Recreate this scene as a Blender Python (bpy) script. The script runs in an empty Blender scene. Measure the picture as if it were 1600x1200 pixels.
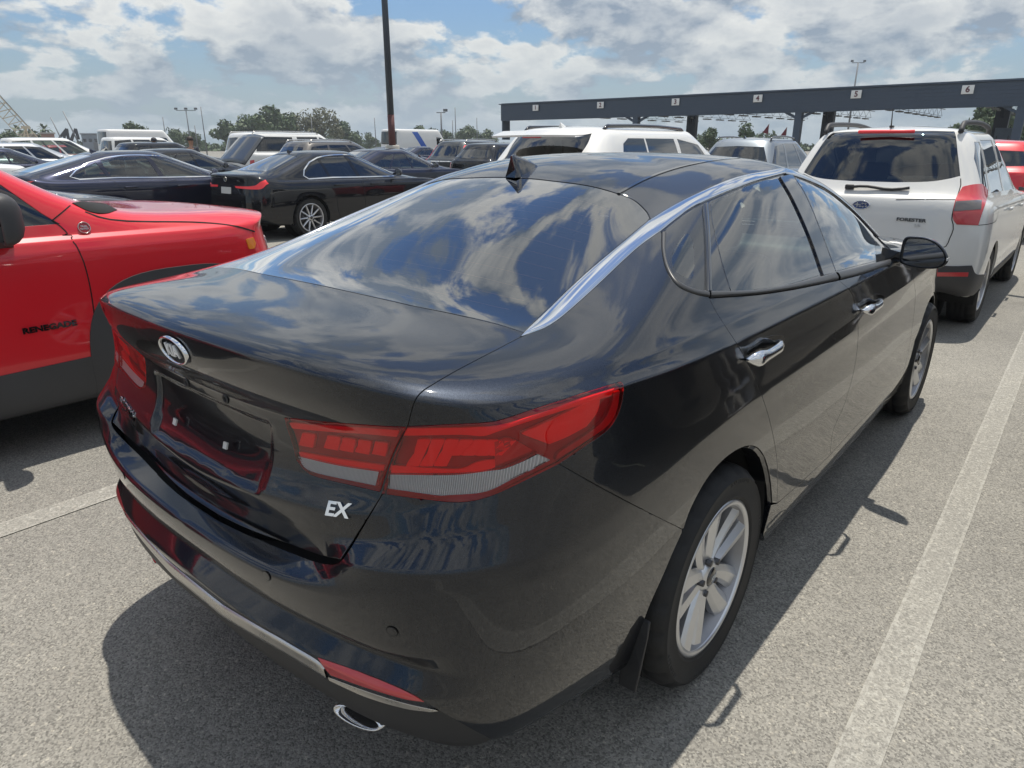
import bpy, bmesh, math, random
import numpy as np
from mathutils import Vector, Matrix
from mathutils.bvhtree import BVHTree
from mathutils.geometry import delaunay_2d_cdt
R=math.radians
sc=bpy.context.scene
col=sc.collection
random.seed(7); rng=np.random.default_rng(7)
# ------------------------------------------------------------------ camera
F_PX,PITCH,YAW=1070.0,R(19.222),R(40.113)
CAM=np.array([-1.673,-1.537,1.523])
cd=bpy.data.cameras.new('camera'); cam=bpy.data.objects.new('camera',cd); col.objects.link(cam); sc.camera=cam
cd.sensor_width=36; cd.lens=36*F_PX/1600; cd.clip_start=.05; cd.clip_end=6000
cam.location=CAM; cam.rotation_euler=(R(90)-PITCH,0,YAW-R(90))
V_D=np.array([math.cos(YAW)*math.cos(PITCH),math.sin(YAW)*math.cos(PITCH),-math.sin(PITCH)])
V_R=np.array([math.sin(YAW),-math.cos(YAW),0.]); V_U=np.cross(V_R,V_D)
def pxray(x,y): return V_D+V_R*(x-800)/F_PX+V_U*(600-y)/F_PX      # photo pixel (1600x1200) -> direction
def at(x,y,ax,val):                                                # photo pixel on a plane
    v=pxray(x,y); return CAM+v*((val-CAM[ax])/v[ax])
# ------------------------------------------------------------------ sky, sun, exposure
SUN_EL=78.0; SUN_V=Vector((.19,.075,1)).normalized()     # towards the sun: shadows fall back and to the right of the cars
SUN_EL=math.asin(SUN_V.z)
wd=bpy.data.worlds.new('World'); sc.world=wd; wd.use_nodes=True
def build_sky():
    nt=wd.node_tree; L=nt.links.new
    for n in list(nt.nodes): nt.nodes.remove(n)
    def nn(t,**kw):
        n=nt.nodes.new('ShaderNode'+t)
        for k,v in kw.items():
            if k in n.inputs: n.inputs[k].default_value=v
            else: setattr(n,k,v)
        return n
    def mth(op,a,b=None,clamp=False):
        n=nn('Math',operation=op,use_clamp=clamp)
        for i,x in enumerate((a,b)):
            if x is None: continue
            if isinstance(x,(int,float)): n.inputs[i].default_value=x
            else: L(x,n.inputs[i])
        return n.outputs[0]
    out=nn('OutputWorld'); bg=nn('Background'); bg.inputs[1].default_value=.095
    sky=nn('TexSky',sky_type='NISHITA',sun_disc=False); sky.sun_elevation=SUN_EL; sky.sun_rotation=math.atan2(SUN_V.x,SUN_V.y); sky.air_density=1.3; sky.dust_density=1.6; sky.ozone_density=1.5
    tc=nn('TexCoord'); sep=nn('SeparateXYZ'); L(tc.outputs['Generated'],sep.inputs[0])
    z=mth('ABSOLUTE',sep.outputs[2])
    # cumulus field: noise on the view sphere, flattened towards the horizon where clouds are seen from the side
    zz=mth('DIVIDE',mth('MULTIPLY',z,2.3),mth('ADD',mth('MULTIPLY',z,.9),1.))
    cmb=nn('CombineXYZ'); L(sep.outputs[0],cmb.inputs[0]); L(sep.outputs[1],cmb.inputs[1]); L(zz,cmb.inputs[2])
    scl=nn('VectorMath',operation='SCALE'); L(cmb.outputs[0],scl.inputs[0]); L(mth('DIVIDE',1.,mth('ADD',mth('MULTIPLY',z,1.3),1.)),scl.inputs['Scale'])   # clouds overhead are nearer and so look larger
    def field(dz,det=10.):
        v=nn('VectorMath',operation='ADD'); L(scl.outputs[0],v.inputs[0]); v.inputs[1].default_value=(SKY_OFF[0],SKY_OFF[1],SKY_OFF[2]+dz)
        a=nn('TexNoise',Scale=8.4,Detail=det,Roughness=.55,Lacunarity=2.15,Distortion=.12); L(v.outputs[0],a.inputs['Vector'])
        b=nn('TexNoise',Scale=2.4,Detail=2.,Roughness=.5); L(v.outputs[0],b.inputs['Vector'])
        c=nn('TexVoronoi',Scale=26.,feature='SMOOTH_F1'); c.inputs['Smoothness'].default_value=.6; L(v.outputs[0],c.inputs['Vector'])
        e=mth('ADD',mth('MULTIPLY',a.outputs['Fac'],.70),mth('MULTIPLY',b.outputs['Fac'],.30))
        return mth('SUBTRACT',e,mth('MULTIPLY',mth('SUBTRACT',c.outputs['Distance'],.4),.075))
    d0=field(0.); d1=field(.055,6.)
    cov=nn('MapRange',interpolation_type='SMOOTHSTEP'); L(d0,cov.inputs[0]); cov.inputs['From Min'].default_value=.435; cov.inputs['From Max'].default_value=.495
    lit=mth('ADD',mth('MULTIPLY',mth('SUBTRACT',d0,d1),9.),.56,True)
    thick=nn('MapRange'); L(d0,thick.inputs[0]); thick.inputs['From Min'].default_value=.46; thick.inputs['From Max'].default_value=.62; thick.inputs['To Min'].default_value=1.05; thick.inputs['To Max'].default_value=.42
    lum=mth('MULTIPLY',lit,thick.outputs[0],True)
    cc=nn('MixRGB'); L(lum,cc.inputs[0]); cc.inputs[1].default_value=(2.6,3.2,4.0,1); cc.inputs[2].default_value=(8.4,8.4,8.0,1)
    sk=nn('MixRGB',blend_type='MULTIPLY'); sk.inputs[0].default_value=1; L(sky.outputs[0],sk.inputs[1]); sk.inputs[2].default_value=SKY_TINT
    hz=nn('MapRange',interpolation_type='SMOOTHSTEP'); L(z,hz.inputs[0]); hz.inputs['From Min'].default_value=-.02; hz.inputs['From Max'].default_value=.16; hz.inputs['To Min'].default_value=.80; hz.inputs['To Max'].default_value=0.
    br=nn('VectorMath',operation='SCALE'); L(cc.outputs[0],br.inputs[0]); L(mth('ADD',mth('MULTIPLY',z,.55),1.),br.inputs['Scale'])      # clouds near the high sun are brighter
    m1=nn('MixRGB'); L(mth('MULTIPLY',cov.outputs[0],.92),m1.inputs[0]); L(sk.outputs[0],m1.inputs[1]); L(br.outputs[0],m1.inputs[2])
    m2=nn('MixRGB'); L(hz.outputs[0],m2.inputs[0]); L(m1.outputs[0],m2.inputs[1]); m2.inputs[2].default_value=HAZE
    L(m2.outputs[0],bg.inputs[0]); L(bg.outputs[0],out.inputs[0])
SKY_OFF=(-.56,-4.56,.18); SKY_TINT=(.68,.90,1.20,1); HAZE=(4.0,5.0,5.8,1)
build_sky(); wd.cycles.sampling_method='MANUAL'; wd.cycles.sample_map_resolution=256
sd=bpy.data.lights.new('sun','SUN'); sd.energy=4.9; sd.angle=R(.53); sd.color=(1,.935,.83); so=bpy.data.objects.new('sun',sd); col.objects.link(so)
so.rotation_euler=SUN_V.to_track_quat('Z','Y').to_euler(); so.location=(0,0,30)
sc.view_settings.view_transform='Standard'; sc.view_settings.look='None'; sc.view_settings.gamma=1; sc.view_settings.use_curve_mapping=False; sc.view_settings.exposure=.05

# ------------------------------------------------------------------ scene graph helpers
def tag(o,label=None,cat=None,group=None,kind=None):
    for k,v in(('label',label),('category',cat),('group',group),('kind',kind)):
        if v: o[k]=v
    return o
def empty(name,loc=(0,0,0),rz=0,label=None,cat=None,group=None):
    o=bpy.data.objects.new(name,None); col.objects.link(o); o.location=loc; o.rotation_euler=(0,0,rz); o.empty_display_size=.1
    return tag(o,label,cat,group)
def mesh_obj(name,V,F,mat,parent=None,normals=None,smooth=True,mats=None,fm=None):
    me=bpy.data.meshes.new(name); me.from_pydata([tuple(map(float,v)) for v in V],[],[tuple(map(int,f)) for f in F])
    for m in (mats or [mat]): me.materials.append(m)
    if fm is not None: me.polygons.foreach_set('material_index',np.asarray(fm,np.int32))
    if smooth: me.polygons.foreach_set('use_smooth',[True]*len(me.polygons))
    me.update()
    if normals is not None:
        n=np.asarray(normals,float); n/=np.maximum(np.linalg.norm(n,axis=1,keepdims=True),1e-9)
        me.normals_split_custom_set_from_vertices([tuple(x) for x in n])
    o=bpy.data.objects.new(name,me); col.objects.link(o); o.parent=parent
    return o
class MB:
    """collects simple shapes into one mesh"""
    def __init__(s): s.V=[]; s.F=[]; s.M=[]; s.S=[]; s.mi=0
    def add(s,V,F,smooth=False):
        b=len(s.V); s.V+= [tuple(v) for v in V]; s.F+=[tuple(i+b for i in f) for f in F]; s.M+=[s.mi]*len(F); s.S+=[smooth]*len(F); return s
    def box(s,c,d,rot=None,bev=0):
        x,y,z=[k/2 for k in d]
        if bev<=0:
            V=[(i*x,j*y,k*z) for i in(-1,1) for j in(-1,1) for k in(-1,1)]
            F=[(0,1,3,2),(4,6,7,5),(0,4,5,1),(2,3,7,6),(0,2,6,4),(1,5,7,3)]
        else:
            bm=bmesh.new(); bmesh.ops.create_cube(bm,size=1)
            for v in bm.verts: v.co=Vector((v.co.x*2*x,v.co.y*2*y,v.co.z*2*z))
            bmesh.ops.bevel(bm,geom=list(bm.edges),offset=bev,segments=2,affect='EDGES',profile=.5)
            bm.verts.index_update(); V=[tuple(v.co) for v in bm.verts]; F=[tuple(v.index for v in f.verts) for f in bm.faces]; bm.free()
        M=rot if rot is not None else Matrix.Identity(3)
        V=[tuple((M@Vector(v))+Vector(c)) for v in V]
        return s.add(V,F,bev>0)
    def bar(s,a,b,w,h=None,up=(0,0,1)):
        h=h or w; a=Vector(a); b=Vector(b); d=b-a; L=d.length; d.normalize(); u=Vector(up)
        if abs(d.dot(u))>.98: u=Vector((1,0,0))
        sd=d.cross(u).normalized(); u=sd.cross(d)
        V=[p+sd*(i*w/2)+u*(j*h/2) for p in(a,b) for i,j in((-1,-1),(1,-1),(1,1),(-1,1))]
        return s.add(V,[(0,1,2,3),(7,6,5,4),(0,4,5,1),(1,5,6,2),(2,6,7,3),(3,7,4,0)])
    def tube(s,pts,rad,n=10,cap=True,closed=False):
        P=[Vector(p) for p in pts]; rad=rad if hasattr(rad,'__len__') else [rad]*len(P); V=[]; F=[]; pu=None
        for i,p in enumerate(P):
            if closed: t=(P[(i+1)%len(P)]-P[i-1])
            else: t=(P[min(i+1,len(P)-1)]-P[max(i-1,0)])
            t.normalize()
            if pu is None:
                pu=Vector((0,0,1)) if abs(t.z)<.9 else Vector((1,0,0))
            a=t.cross(pu).normalized(); pu=a.cross(t)
            V+=[p+(a*math.cos(k*2*math.pi/n)+pu*math.sin(k*2*math.pi/n))*rad[i] for k in range(n)]
        m=len(P)
        for i in range(m if closed else m-1):
            for k in range(n):
                q=(i+1)%m; F.append((i*n+k,i*n+(k+1)%n,q*n+(k+1)%n,q*n+k))
        if cap and not closed: F+=[tuple(range(n-1,-1,-1)),tuple((m-1)*n+k for k in range(n))]
        return s.add(V,F,True)
    def lathe(s,prof,n=48,axis='y',c=(0,0,0),smooth=True):
        V=[]; F=[]
        for (r,h) in prof:
            for k in range(n):
                a=2*math.pi*k/n; x,z=r*math.cos(a),r*math.sin(a)
                V.append((c[0]+x,c[1]+h,c[2]+z) if axis=='y' else (c[0]+x,c[1]+z,c[2]+h) if axis=='z' else (c[0]+h,c[1]+x,c[2]+z))
        for i in range(len(prof)-1):
            for k in range(n): F.append((i*n+k,i*n+(k+1)%n,(i+1)*n+(k+1)%n,(i+1)*n+k))
        return s.add(V,F,smooth)
    def poly(s,pts): return s.add(pts,[tuple(range(len(pts)))])
    def ribbon(s,A,B,smooth=True):
        n=len(A); return s.add(list(A)+list(B),[(i,i+1,n+i+1,n+i) for i in range(n-1)],smooth)
    def prism(s,pts,d,tri=False):
        """closed polygon pts (3d, planar) extruded along vector d"""
        n=len(pts); d=Vector(d); A=[Vector(p) for p in pts]; B=[p+d for p in A]
        return s.add(A+B,[tuple(range(n)),tuple(range(2*n-1,n-1,-1))]+[(i,n+i,n+(i+1)%n,(i+1)%n) for i in range(n)])
    def build(s,name,mats,parent=None,loc=None):
        if not isinstance(mats,(list,tuple)): mats=[mats]
        me=bpy.data.meshes.new(name); me.from_pydata([tuple(map(float,v)) for v in s.V],[],s.F)
        for m in mats: me.materials.append(m)
        me.polygons.foreach_set('material_index',s.M); me.polygons.foreach_set('use_smooth',s.S); me.update()
        bm=bmesh.new(); bm.from_mesh(me); bmesh.ops.recalc_face_normals(bm,faces=bm.faces); bm.to_mesh(me); bm.free()
        o=bpy.data.objects.new(name,me); col.objects.link(o); o.parent=parent
        if loc is not None: o.location=loc
        return o
# ------------------------------------------------------------------ curves
def pchip(xs,ys,x):
    xs=np.asarray(xs,float); ys=np.asarray(ys,float); x=np.asarray(x,float)
    if len(xs)==1: return np.full(x.shape,ys[0])
    h=np.diff(xs); dl=np.diff(ys)/h; m=np.zeros(len(xs)); m[0]=dl[0]; m[-1]=dl[-1]
    for i in range(1,len(xs)-1):
        if dl[i-1]*dl[i]>0:
            w1=2*h[i]+h[i-1]; w2=h[i]+2*h[i-1]; m[i]=(w1+w2)/(w1/dl[i-1]+w2/dl[i])
    k=np.clip(np.searchsorted(xs,x)-1,0,len(xs)-2); t=(np.clip(x,xs[0],xs[-1])-xs[k])/h[k]
    return (2*t**3-3*t**2+1)*ys[k]+(t**3-2*t**2+t)*h[k]*m[k]+(-2*t**3+3*t**2)*ys[k+1]+(t**3-t**2)*h[k]*m[k+1]
def smooth(pts,n=6,closed=False):
    """Catmull-Rom through pts"""
    P=[np.asarray(p,float) for p in pts]; out=[]; m=len(P)
    for i in range(m if closed else m-1):
        p1,p2=P[i],P[(i+1)%m]
        p0=P[i-1] if (closed or i>0) else 2*p1-p2
        p3=P[(i+2)%m] if (closed or i+2<m) else 2*p2-p1
        for k in range(n):
            t=k/n; out.append(.5*((2*p1)+(-p0+p2)*t+(2*p0-5*p1+4*p2-p3)*t*t+(-p0+3*p1-3*p2+p3)*t**3))
    if not closed: out.append(P[-1])
    return [tuple(p) for p in out]
def path(*segs,n=6):
    """joins smoothed segments into one outline; corners where segments meet"""
    out=[]
    for s in segs:
        q=smooth(s,n) if len(s)>2 else [tuple(map(float,p)) for p in s]
        if out and np.hypot(*(np.array(out[-1])-q[0]))<1e-6: q=q[1:]
        out+=q
    if np.hypot(*(np.array(out[0])-out[-1]))<1e-6: out=out[:-1]
    return out
# ------------------------------------------------------------------ body surface
def bsp(f):
    return np.stack([(1-f)**3/6,(3*f**3-6*f*f+4)/6,(-3*f**3+3*f*f+3*f+1)/6,f**3/6],-1)
class Surf:
    """half car body: control grid G[row,col]=(x,halfwidth,z); row 0 sill .. last roof centre, col 0 rear centre .. last front centre"""
    def __init__(s,G,sharp=.6,crease=None):
        G=np.asarray(G,float); s.nr,s.nc=G.shape[:2]; rows=[]; mp=[]
        for k in range(len(G)):                               # a crease is a row tripled at a small distance
            e=(crease or {}).get(k)
            if e and 0<k<len(G)-1:
                rows+=[G[k]+(G[k-1]-G[k])*e,G[k],G[k]+(G[k+1]-G[k])*e]; mp+=[(k-.9*e,len(rows)-3),(k,len(rows)-2),(k+.9*e,len(rows)-1)]
            else: rows.append(G[k]); mp.append((k,len(rows)-1))
        s.mo,s.mp=np.array(mp,float).T; G=np.array(rows); s.nR=len(G); C=G.copy()
        for _ in range(2):                                    # pull the spline towards the given points along the columns' direction
            E=s.pad(C); B=(E[1:-1,:-2]+4*E[1:-1,1:-1]+E[1:-1,2:])/6; C=C+sharp*(G-B)
        C[:,0,1]=0; C[:,-1,1]=0; C[-1,:,1]=0
        s.E=s.pad(C); s.bvh=None
    def pad(s,G):
        m=np.array([1,-1,1.])
        a=np.concatenate([G[:,1:2]*m,G,G[:,-2:-1]*m],1)
        return np.concatenate([(2*a[0:1]-a[1:2]),a,a[-2:-1]*m],0)
    def ev(s,t,r):
        t=np.clip(np.asarray(t,float),0,s.nc-1-1e-9); r=np.interp(np.clip(np.asarray(r,float),0,s.nr-1),s.mo,s.mp); r=np.clip(r,0,s.nR-1-1e-9)
        i=np.floor(t).astype(int); j=np.floor(r).astype(int); bt=bsp(t-i); br=bsp(r-j); P=0
        for a in range(4):
            for b in range(4): P=P+(br[...,a]*bt[...,b])[...,None]*s.E[j+a,i+b]
        return P
    def frame(s,t,r):
        h=2e-3
        t=np.clip(t,.004,s.nc-1.004); r=np.clip(r,.004,s.nr-1.03)
        dt=(s.ev(t+h,r)-s.ev(t-h,r))/(2*h); dr=(s.ev(t,r+h)-s.ev(t,r-h))/(2*h)
        n=np.cross(dr,dt); n/=np.maximum(np.linalg.norm(n,axis=-1,keepdims=True),1e-12)
        return dt,dr,n
    def tree(s,k=10):
        nt,nr=(s.nc-1)*k+1,(s.nr-1)*k+1
        T,Q=np.meshgrid(np.linspace(0,s.nc-1,nt),np.linspace(0,s.nr-1,nr)); P=s.ev(T,Q); s.TP=np.stack([T,Q],-1).reshape(-1,2)
        V=P.reshape(-1,3).copy(); V[:,1]*=-1                    # the right-hand half
        F=[]
        for j in range(nr-1):
            for i in range(nt-1):
                a=j*nt+i; F+= [(a,a+1,a+nt+1),(a,a+nt+1,a+nt)]
        s.TF=F; s.TV=V; s.bvh=BVHTree.FromPolygons([Vector(v) for v in V],F)
    def cast(s,o,d):
        if s.bvh is None: s.tree()
        hit=s.bvh.ray_cast(Vector(o),Vector(d))
        if hit[0] is None: return None
        f=s.TF[hit[2]]; p=np.array(hit[0]); A,B,C=[s.TV[k] for k in f]
        M=np.stack([B-A,C-A],1); uv,_,_,_=np.linalg.lstsq(M,p-A,rcond=None)
        q=s.TP[f[0]]*(1-uv.sum())+s.TP[f[1]]*uv[0]+s.TP[f[2]]*uv[1]
        o=np.asarray(o,float); d=np.asarray(d,float); d=d/np.linalg.norm(d)
        a=np.cross(d,[.3,.5,.8]); a/=np.linalg.norm(a); b=np.cross(d,a)
        best=(9.,q); m=np.array([1,-1,1.])
        for _ in range(10):                                    # Newton on the true surface
            t,r=q; P=s.ev(t,r)*m-o; e=np.array([P@a,P@b]); er=abs(e).max()
            if er<best[0]: best=(er,q)
            if er<1e-5: break
            dt,dr,_n=s.frame(t,r); J=np.array([[(dt*m)@a,(dr*m)@a],[(dt*m)@b,(dr*m)@b]])
            st=np.linalg.lstsq(J,-e,rcond=None)[0]*.8; st=np.clip(st,-.12,.12)
            q=np.clip(q+st,[0,0],[s.nc-1,s.nr-1])
        q=best[1]
        return q
    def px(s,pts,frame=None,dense=5.):
        """photo pixels -> (t,r); frame = matrix world->car local"""
        out=[]; dp=[]
        for i,p in enumerate(pts):                             # keep steps under 5 pixels so that outlines stay smooth over creases
            if i:
                a=np.asarray(pts[i-1],float); n=int(np.hypot(*(np.asarray(p)-a))//dense)
                dp+=[tuple(a+(np.asarray(p)-a)*k/(n+1)) for k in range(1,n+1)]
            dp.append(tuple(p))
        for p in dp:
            o=Vector(CAM); d=Vector(pxray(*p))
            if frame is not None: o=frame@o; d=frame.to_3x3()@d
            q=s.cast(o,d)
            if q is None:                                      # just off the silhouette: nearest point of the body
                cen=Vector(s.TV.mean(0)); dn=d.normalized(); t=(cen-o).dot(dn); best=None
                for e in np.linspace(-2.2,2.2,45):
                    r_=s.bvh.find_nearest(o+dn*(t+e))
                    if r_[0] is not None and (best is None or r_[3]<best[3]): best=r_
                f=s.TF[best[2]]; A,B,C=[s.TV[k] for k in f]; uv=np.linalg.lstsq(np.stack([B-A,C-A],1),np.array(best[0])-A,rcond=None)[0]
                q=s.TP[f[0]]*(1-uv.sum())+s.TP[f[1]]*uv[0]+s.TP[f[2]]*uv[1]
            if q is None: raise RuntimeError('pixel misses body %s'%(p,))
            out.append(q)
        return np.array(out)
    def _c(s,mk,pts):
        out=[]
        for p in pts:
            for k in range(30):
                f=1-.012*k; q=s.cast(*mk(p[0],p[1],f))
                if q is not None: break
            if q is None: raise RuntimeError('misses body %s'%(p,))
            out.append(q)
        return np.array(out)
    def side(s,pts): return s._c(lambda x,z,f:((x*f+1.3*(1-f),-5,z*f+.9*(1-f)),(0,1,0)),pts)
    def rear(s,pts): return s._c(lambda y,z,f:((-9,-max(y*f,1e-3),z*f+.9*(1-f)),(1,0,0)),pts)
    def front(s,pts): return s._c(lambda y,z,f:((19,-max(y*f,1e-3),z*f+.6*(1-f)),(-1,0,0)),pts)
    def top(s,pts): return s._c(lambda x,y,f:((x*f+1.3*(1-f),-max(y*f,1e-3),9),(0,0,-1)),pts)
def dens(poly,step):
    """subdivide a (t,r) polygon so that no edge is longer than step"""
    P=np.asarray(poly,float); out=[]
    P=P[np.hypot(*(P-np.roll(P,1,0)).T)>.006]
    for i in range(len(P)):
        a,b=P[i],P[(i+1)%len(P)]; n=max(1,int(np.ceil(np.hypot(*(b-a))/step)))
        out+=[a+(b-a)*k/n for k in range(n)]
    return np.array(out)
def area(P): return .5*np.sum(P[:,0]*np.roll(P[:,1],-1)-np.roll(P[:,0],-1)*P[:,1])
def inside(poly,Q):
    x,y=Q[:,0],Q[:,1]; r=np.zeros(len(Q),bool); P=poly; j=len(P)-1
    for i in range(len(P)):
        xi,yi=P[i]; xj,yj=P[j]
        c=((yi>y)!=(yj>y))&(x<(xj-xi)*(y-yi)/((yj-yi) if yj!=yi else 1e-12)+xi); r^=c; j=i
    return r
def cdir(S,P):
    """outline direction; straight across the centre line"""
    d=np.roll(P,-1,0)-np.roll(P,1,0); nx=np.roll(P,-1,0); pv=np.roll(P,1,0)
    for e,sg in((P[:,0]<1e-6,1.),(P[:,0]>S.nc-1-1e-6,-1.)):
        for i in np.where(e)[0]:
            if abs(nx[i,0]-P[i,0])>1e-6: d[i]=(sg,0)
            elif abs(pv[i,0]-P[i,0])>1e-6: d[i]=(-sg,0)
    return d
def inset(S,P,g):
    """moves an outline in (t,r) inwards by g metres on the surface (g<0: outwards)"""
    if area(P)<0: P=P[::-1]
    dt,dr,n=S.frame(P[:,0],P[:,1])
    d=cdir(S,P); T=dt*d[:,:1]+dr*d[:,1:]; T/=np.maximum(np.linalg.norm(T,axis=1,keepdims=True),1e-9)
    w=np.cross(T,n)                                            # points inwards or outwards
    A=np.einsum('ij,ij->i',dt,dt);B=np.einsum('ij,ij->i',dt,dr);Cc=np.einsum('ij,ij->i',dr,dr)
    e=np.einsum('ij,ij->i',w,dt);f=np.einsum('ij,ij->i',w,dr); D=A*Cc-B*B+1e-12
    q=np.stack([(e*Cc-f*B)/D,(A*f-B*e)/D],1)
    left=np.stack([-d[:,1],d[:,0]],1); sg=np.sign(np.einsum('ij,ij->i',q,left)); q*=sg[:,None]
    q=np.clip(q*g,-.15,.15)
    q[P[:,0]<1e-6,0]=0; q[P[:,0]>S.nc-1-1e-6,0]=0; q[P[:,1]>S.nr-1-1e-6,1]=0
    return np.clip(P+q,[0,0],[S.nc-1,S.nr-1])
def panel(S,name,poly,mat,parent,sides=(-1,),step=.16,gap=.0018,depth=.012,off=0.,holes=(),bev=.0012,disp=None,crown=0.,closed_back=False,hole_skirt=True):
    """one body panel: outline poly in (t,r) filled on the surface, with rounded edges turned inwards. sides -1 right, +1 left, 0 both in one mesh"""
    P0=dens(poly,step)
    if area(P0)<0: P0=P0[::-1]
    P=inset(S,P0,gap) if gap else P0
    H=[]
    for h in holes:
        hh=dens(h,step)
        if area(hh)<0: hh=hh[::-1]
        H.append(inset(S,hh,-gap) if gap else hh)
    lo,hi=P.min(0),P.max(0)
    ax=np.arange(math.ceil(lo[0]/step)*step,hi[0],step); ay=np.arange(math.ceil(lo[1]/step)*step,hi[1],step)
    Q=np.array([(a,b) for a in ax for b in ay]).reshape(-1,2)
    if len(Q):
        m=inside(P,Q)
        for h in H: m&=~inside(h,Q)
        Q=Q[m]
        B=np.concatenate([P]+H) if H else P
        if len(Q): 
            dmin=np.array([np.min(np.abs(B-q).max(1)) for q in Q]) if len(Q)*len(B)<4e7 else np.ones(len(Q))
            Q=Q[dmin>step*.33]
    pts=[tuple(p) for p in P]; loops=[list(range(len(P)))]; edges=[(i,(i+1)%len(P)) for i in range(len(P))]
    for h in H:
        b=len(pts); pts+=[tuple(p) for p in h]; loops.append(list(range(b,b+len(h)))); edges+=[(b+i,b+(i+1)%len(h)) for i in range(len(h))]
    pts+=[tuple(q) for q in Q]
    v2,e2,f2,ov,oe,of=delaunay_2d_cdt([Vector(p) for p in pts],edges,[],0,1e-7)
    TV=np.array([tuple(v) for v in v2]); F=np.array([tuple(f) for f in f2 if len(f)==3],int)
    cen=TV[F].mean(1); m=inside(P,cen)
    for h in H: m&=~inside(h,cen)
    F=F[m]
    a=TV[F[:,1]]-TV[F[:,0]]; b=TV[F[:,2]]-TV[F[:,0]]; F[a[:,0]*b[:,1]-a[:,1]*b[:,0]<0]=F[a[:,0]*b[:,1]-a[:,1]*b[:,0]<0][:,::-1]
    used=np.unique(F); remap=-np.ones(len(TV),int); remap[used]=np.arange(len(used)); 
    idx={}
    for k,l in enumerate(ov):
        for o_ in l: idx[o_]=k
    V=S.ev(TV[:,0],TV[:,1]); _,_,N=S.frame(TV[:,0],TV[:,1])
    N[(TV[:,0]<1e-6)|(TV[:,0]>S.nc-1-1e-6)|(TV[:,1]>S.nr-1-1e-6),1]=0
    Dn=np.full(len(TV),float(off))
    if disp is not None: Dn=Dn+disp(TV,V)
    if crown:
        bb=np.concatenate([V[[idx[i] for i in l]] for l in loops]); dd=np.array([np.min(np.linalg.norm(bb-v,axis=1)) for v in V])
        cw=abs(crown)*2.5; x=np.clip(dd/cw,0,1); Dn=Dn+crown*np.sqrt(1-(1-x)**2)
    V=V+N*Dn[:,None]
    if disp is not None:                                      # normals of the displaced skin from the slope of the displacement
        t1=np.cross(N,[.31,.47,.83]); t1/=np.linalg.norm(t1,axis=1,keepdims=True); t2=np.cross(N,t1); e_=.0015; V0=V-N*Dn[:,None]; N2=N.copy()
        for t_ in(t1,t2): N2=N2-t_*((disp(TV,V0+t_*e_)-disp(TV,V0-t_*e_))/(2*e_))[:,None]
        N=N2/np.linalg.norm(N2,axis=1,keepdims=True)
    VV=[V]; NN=[N]; FF=[F]; base=len(V)
    for li,l in enumerate(loops):
        if depth<=0 or (li>0 and not hole_skirt): continue
        k=np.array([idx[i] for i in l]); n=len(k); d=V[np.roll(k,-1)]-V[np.roll(k,1)]; _tr=(P if li==0 else H[li-1])
        for i in np.where((_tr[:,0]<1e-6)|(_tr[:,0]>S.nc-1-1e-6))[0]: d[i]=(0,1,0)
        d/=np.maximum(np.linalg.norm(d,axis=1,keepdims=True),1e-9)
        w=np.cross(d,N[k])                                     # sideways
        cI=S.ev(*( (P if li==0 else H[li-1]).mean(0)))
        # outward: away from filled side -> test against triangle interior using (t,r) orientation
        tr=(P if li==0 else H[li-1]); dd=cdir(S,tr); right=np.stack([dd[:,1],-dd[:,0]],1)
        if li>0: right=-right
        dt,dr,_n=S.frame(tr[:,0],tr[:,1]); wo=dt*right[:,:1]+dr*right[:,1:]
        w*=np.sign(np.einsum('ij,ij->i',w,wo))[:,None]
        r1=V[k]+w*bev-N[k]*bev; r2=V[k]+w*bev-N[k]*depth
        n1=(w+N[k])*.707
        ra=base+np.arange(n); rb=ra+n; rc=rb+n
        VV+=[r1,r1,r2]; NN+=[n1,w,w]
        q=[]
        for i in range(n):
            j=(i+1)%n
            if max(tr[i,0],tr[j,0])<1e-6 or min(tr[i,0],tr[j,0])>S.nc-1-1e-6 or min(tr[i,1],tr[j,1])>S.nr-1-1e-6: continue   # centre line: no edge
            q+=[(k[i],ra[i],ra[j]),(k[i],ra[j],k[j]),(rb[i],rc[i],rc[j]),(rb[i],rc[j],rb[j])]
        q=np.array(q); 
        if li>0: pass
        FF.append(q); base+=3*n
    V=np.concatenate(VV); N=np.concatenate(NN); F=np.concatenate(FF)
    if closed_back: pass
    res=[]
    def fix(V,F,N):
        fn=np.cross(V[F[:,1]]-V[F[:,0]],V[F[:,2]]-V[F[:,0]]); m=np.einsum('ij,ij->i',fn,N[F].mean(1))<0
        F=F.copy(); F[m]=F[m][:,::-1]; return F
    mir=np.array([1,-1,1.])
    if 0 in sides:
        V2=np.concatenate([V,V*mir]); N2=np.concatenate([N,N*mir]); F2=np.concatenate([F,F+len(V)])
        return mesh_obj(name,V2,fix(V2,F2,N2),mat,parent,N2)
    for sd in sides:
        Vs,Ns=(V*mir,N*mir) if sd<0 else (V,N)
        res.append(mesh_obj(name,Vs,fix(Vs,F,Ns),mat,parent,Ns))
    return res if len(res)>1 else res[0]
def ribbon_on(S,pts,width,off,side=-1,n=None):
    """verts of a narrow strip lying on the surface along (t,r) polyline; returns A,B rows"""
    P=np.asarray(pts,float); V=S.ev(P[:,0],P[:,1]); _,_,N=S.frame(P[:,0],P[:,1])
    d=np.gradient(V,axis=0); d/=np.maximum(np.linalg.norm(d,axis=1,keepdims=True),1e-9); w=np.cross(N,d); w/=np.maximum(np.linalg.norm(w,axis=1,keepdims=True),1e-9)
    wd=width if hasattr(width,'__len__') else np.full(len(P),width)
    A=V+w*np.asarray(wd)[:,None]/2+N*off; B=V-w*np.asarray(wd)[:,None]/2+N*off
    m=np.array([1,side,1.])
    return A*m,B*m,N*m

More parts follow.
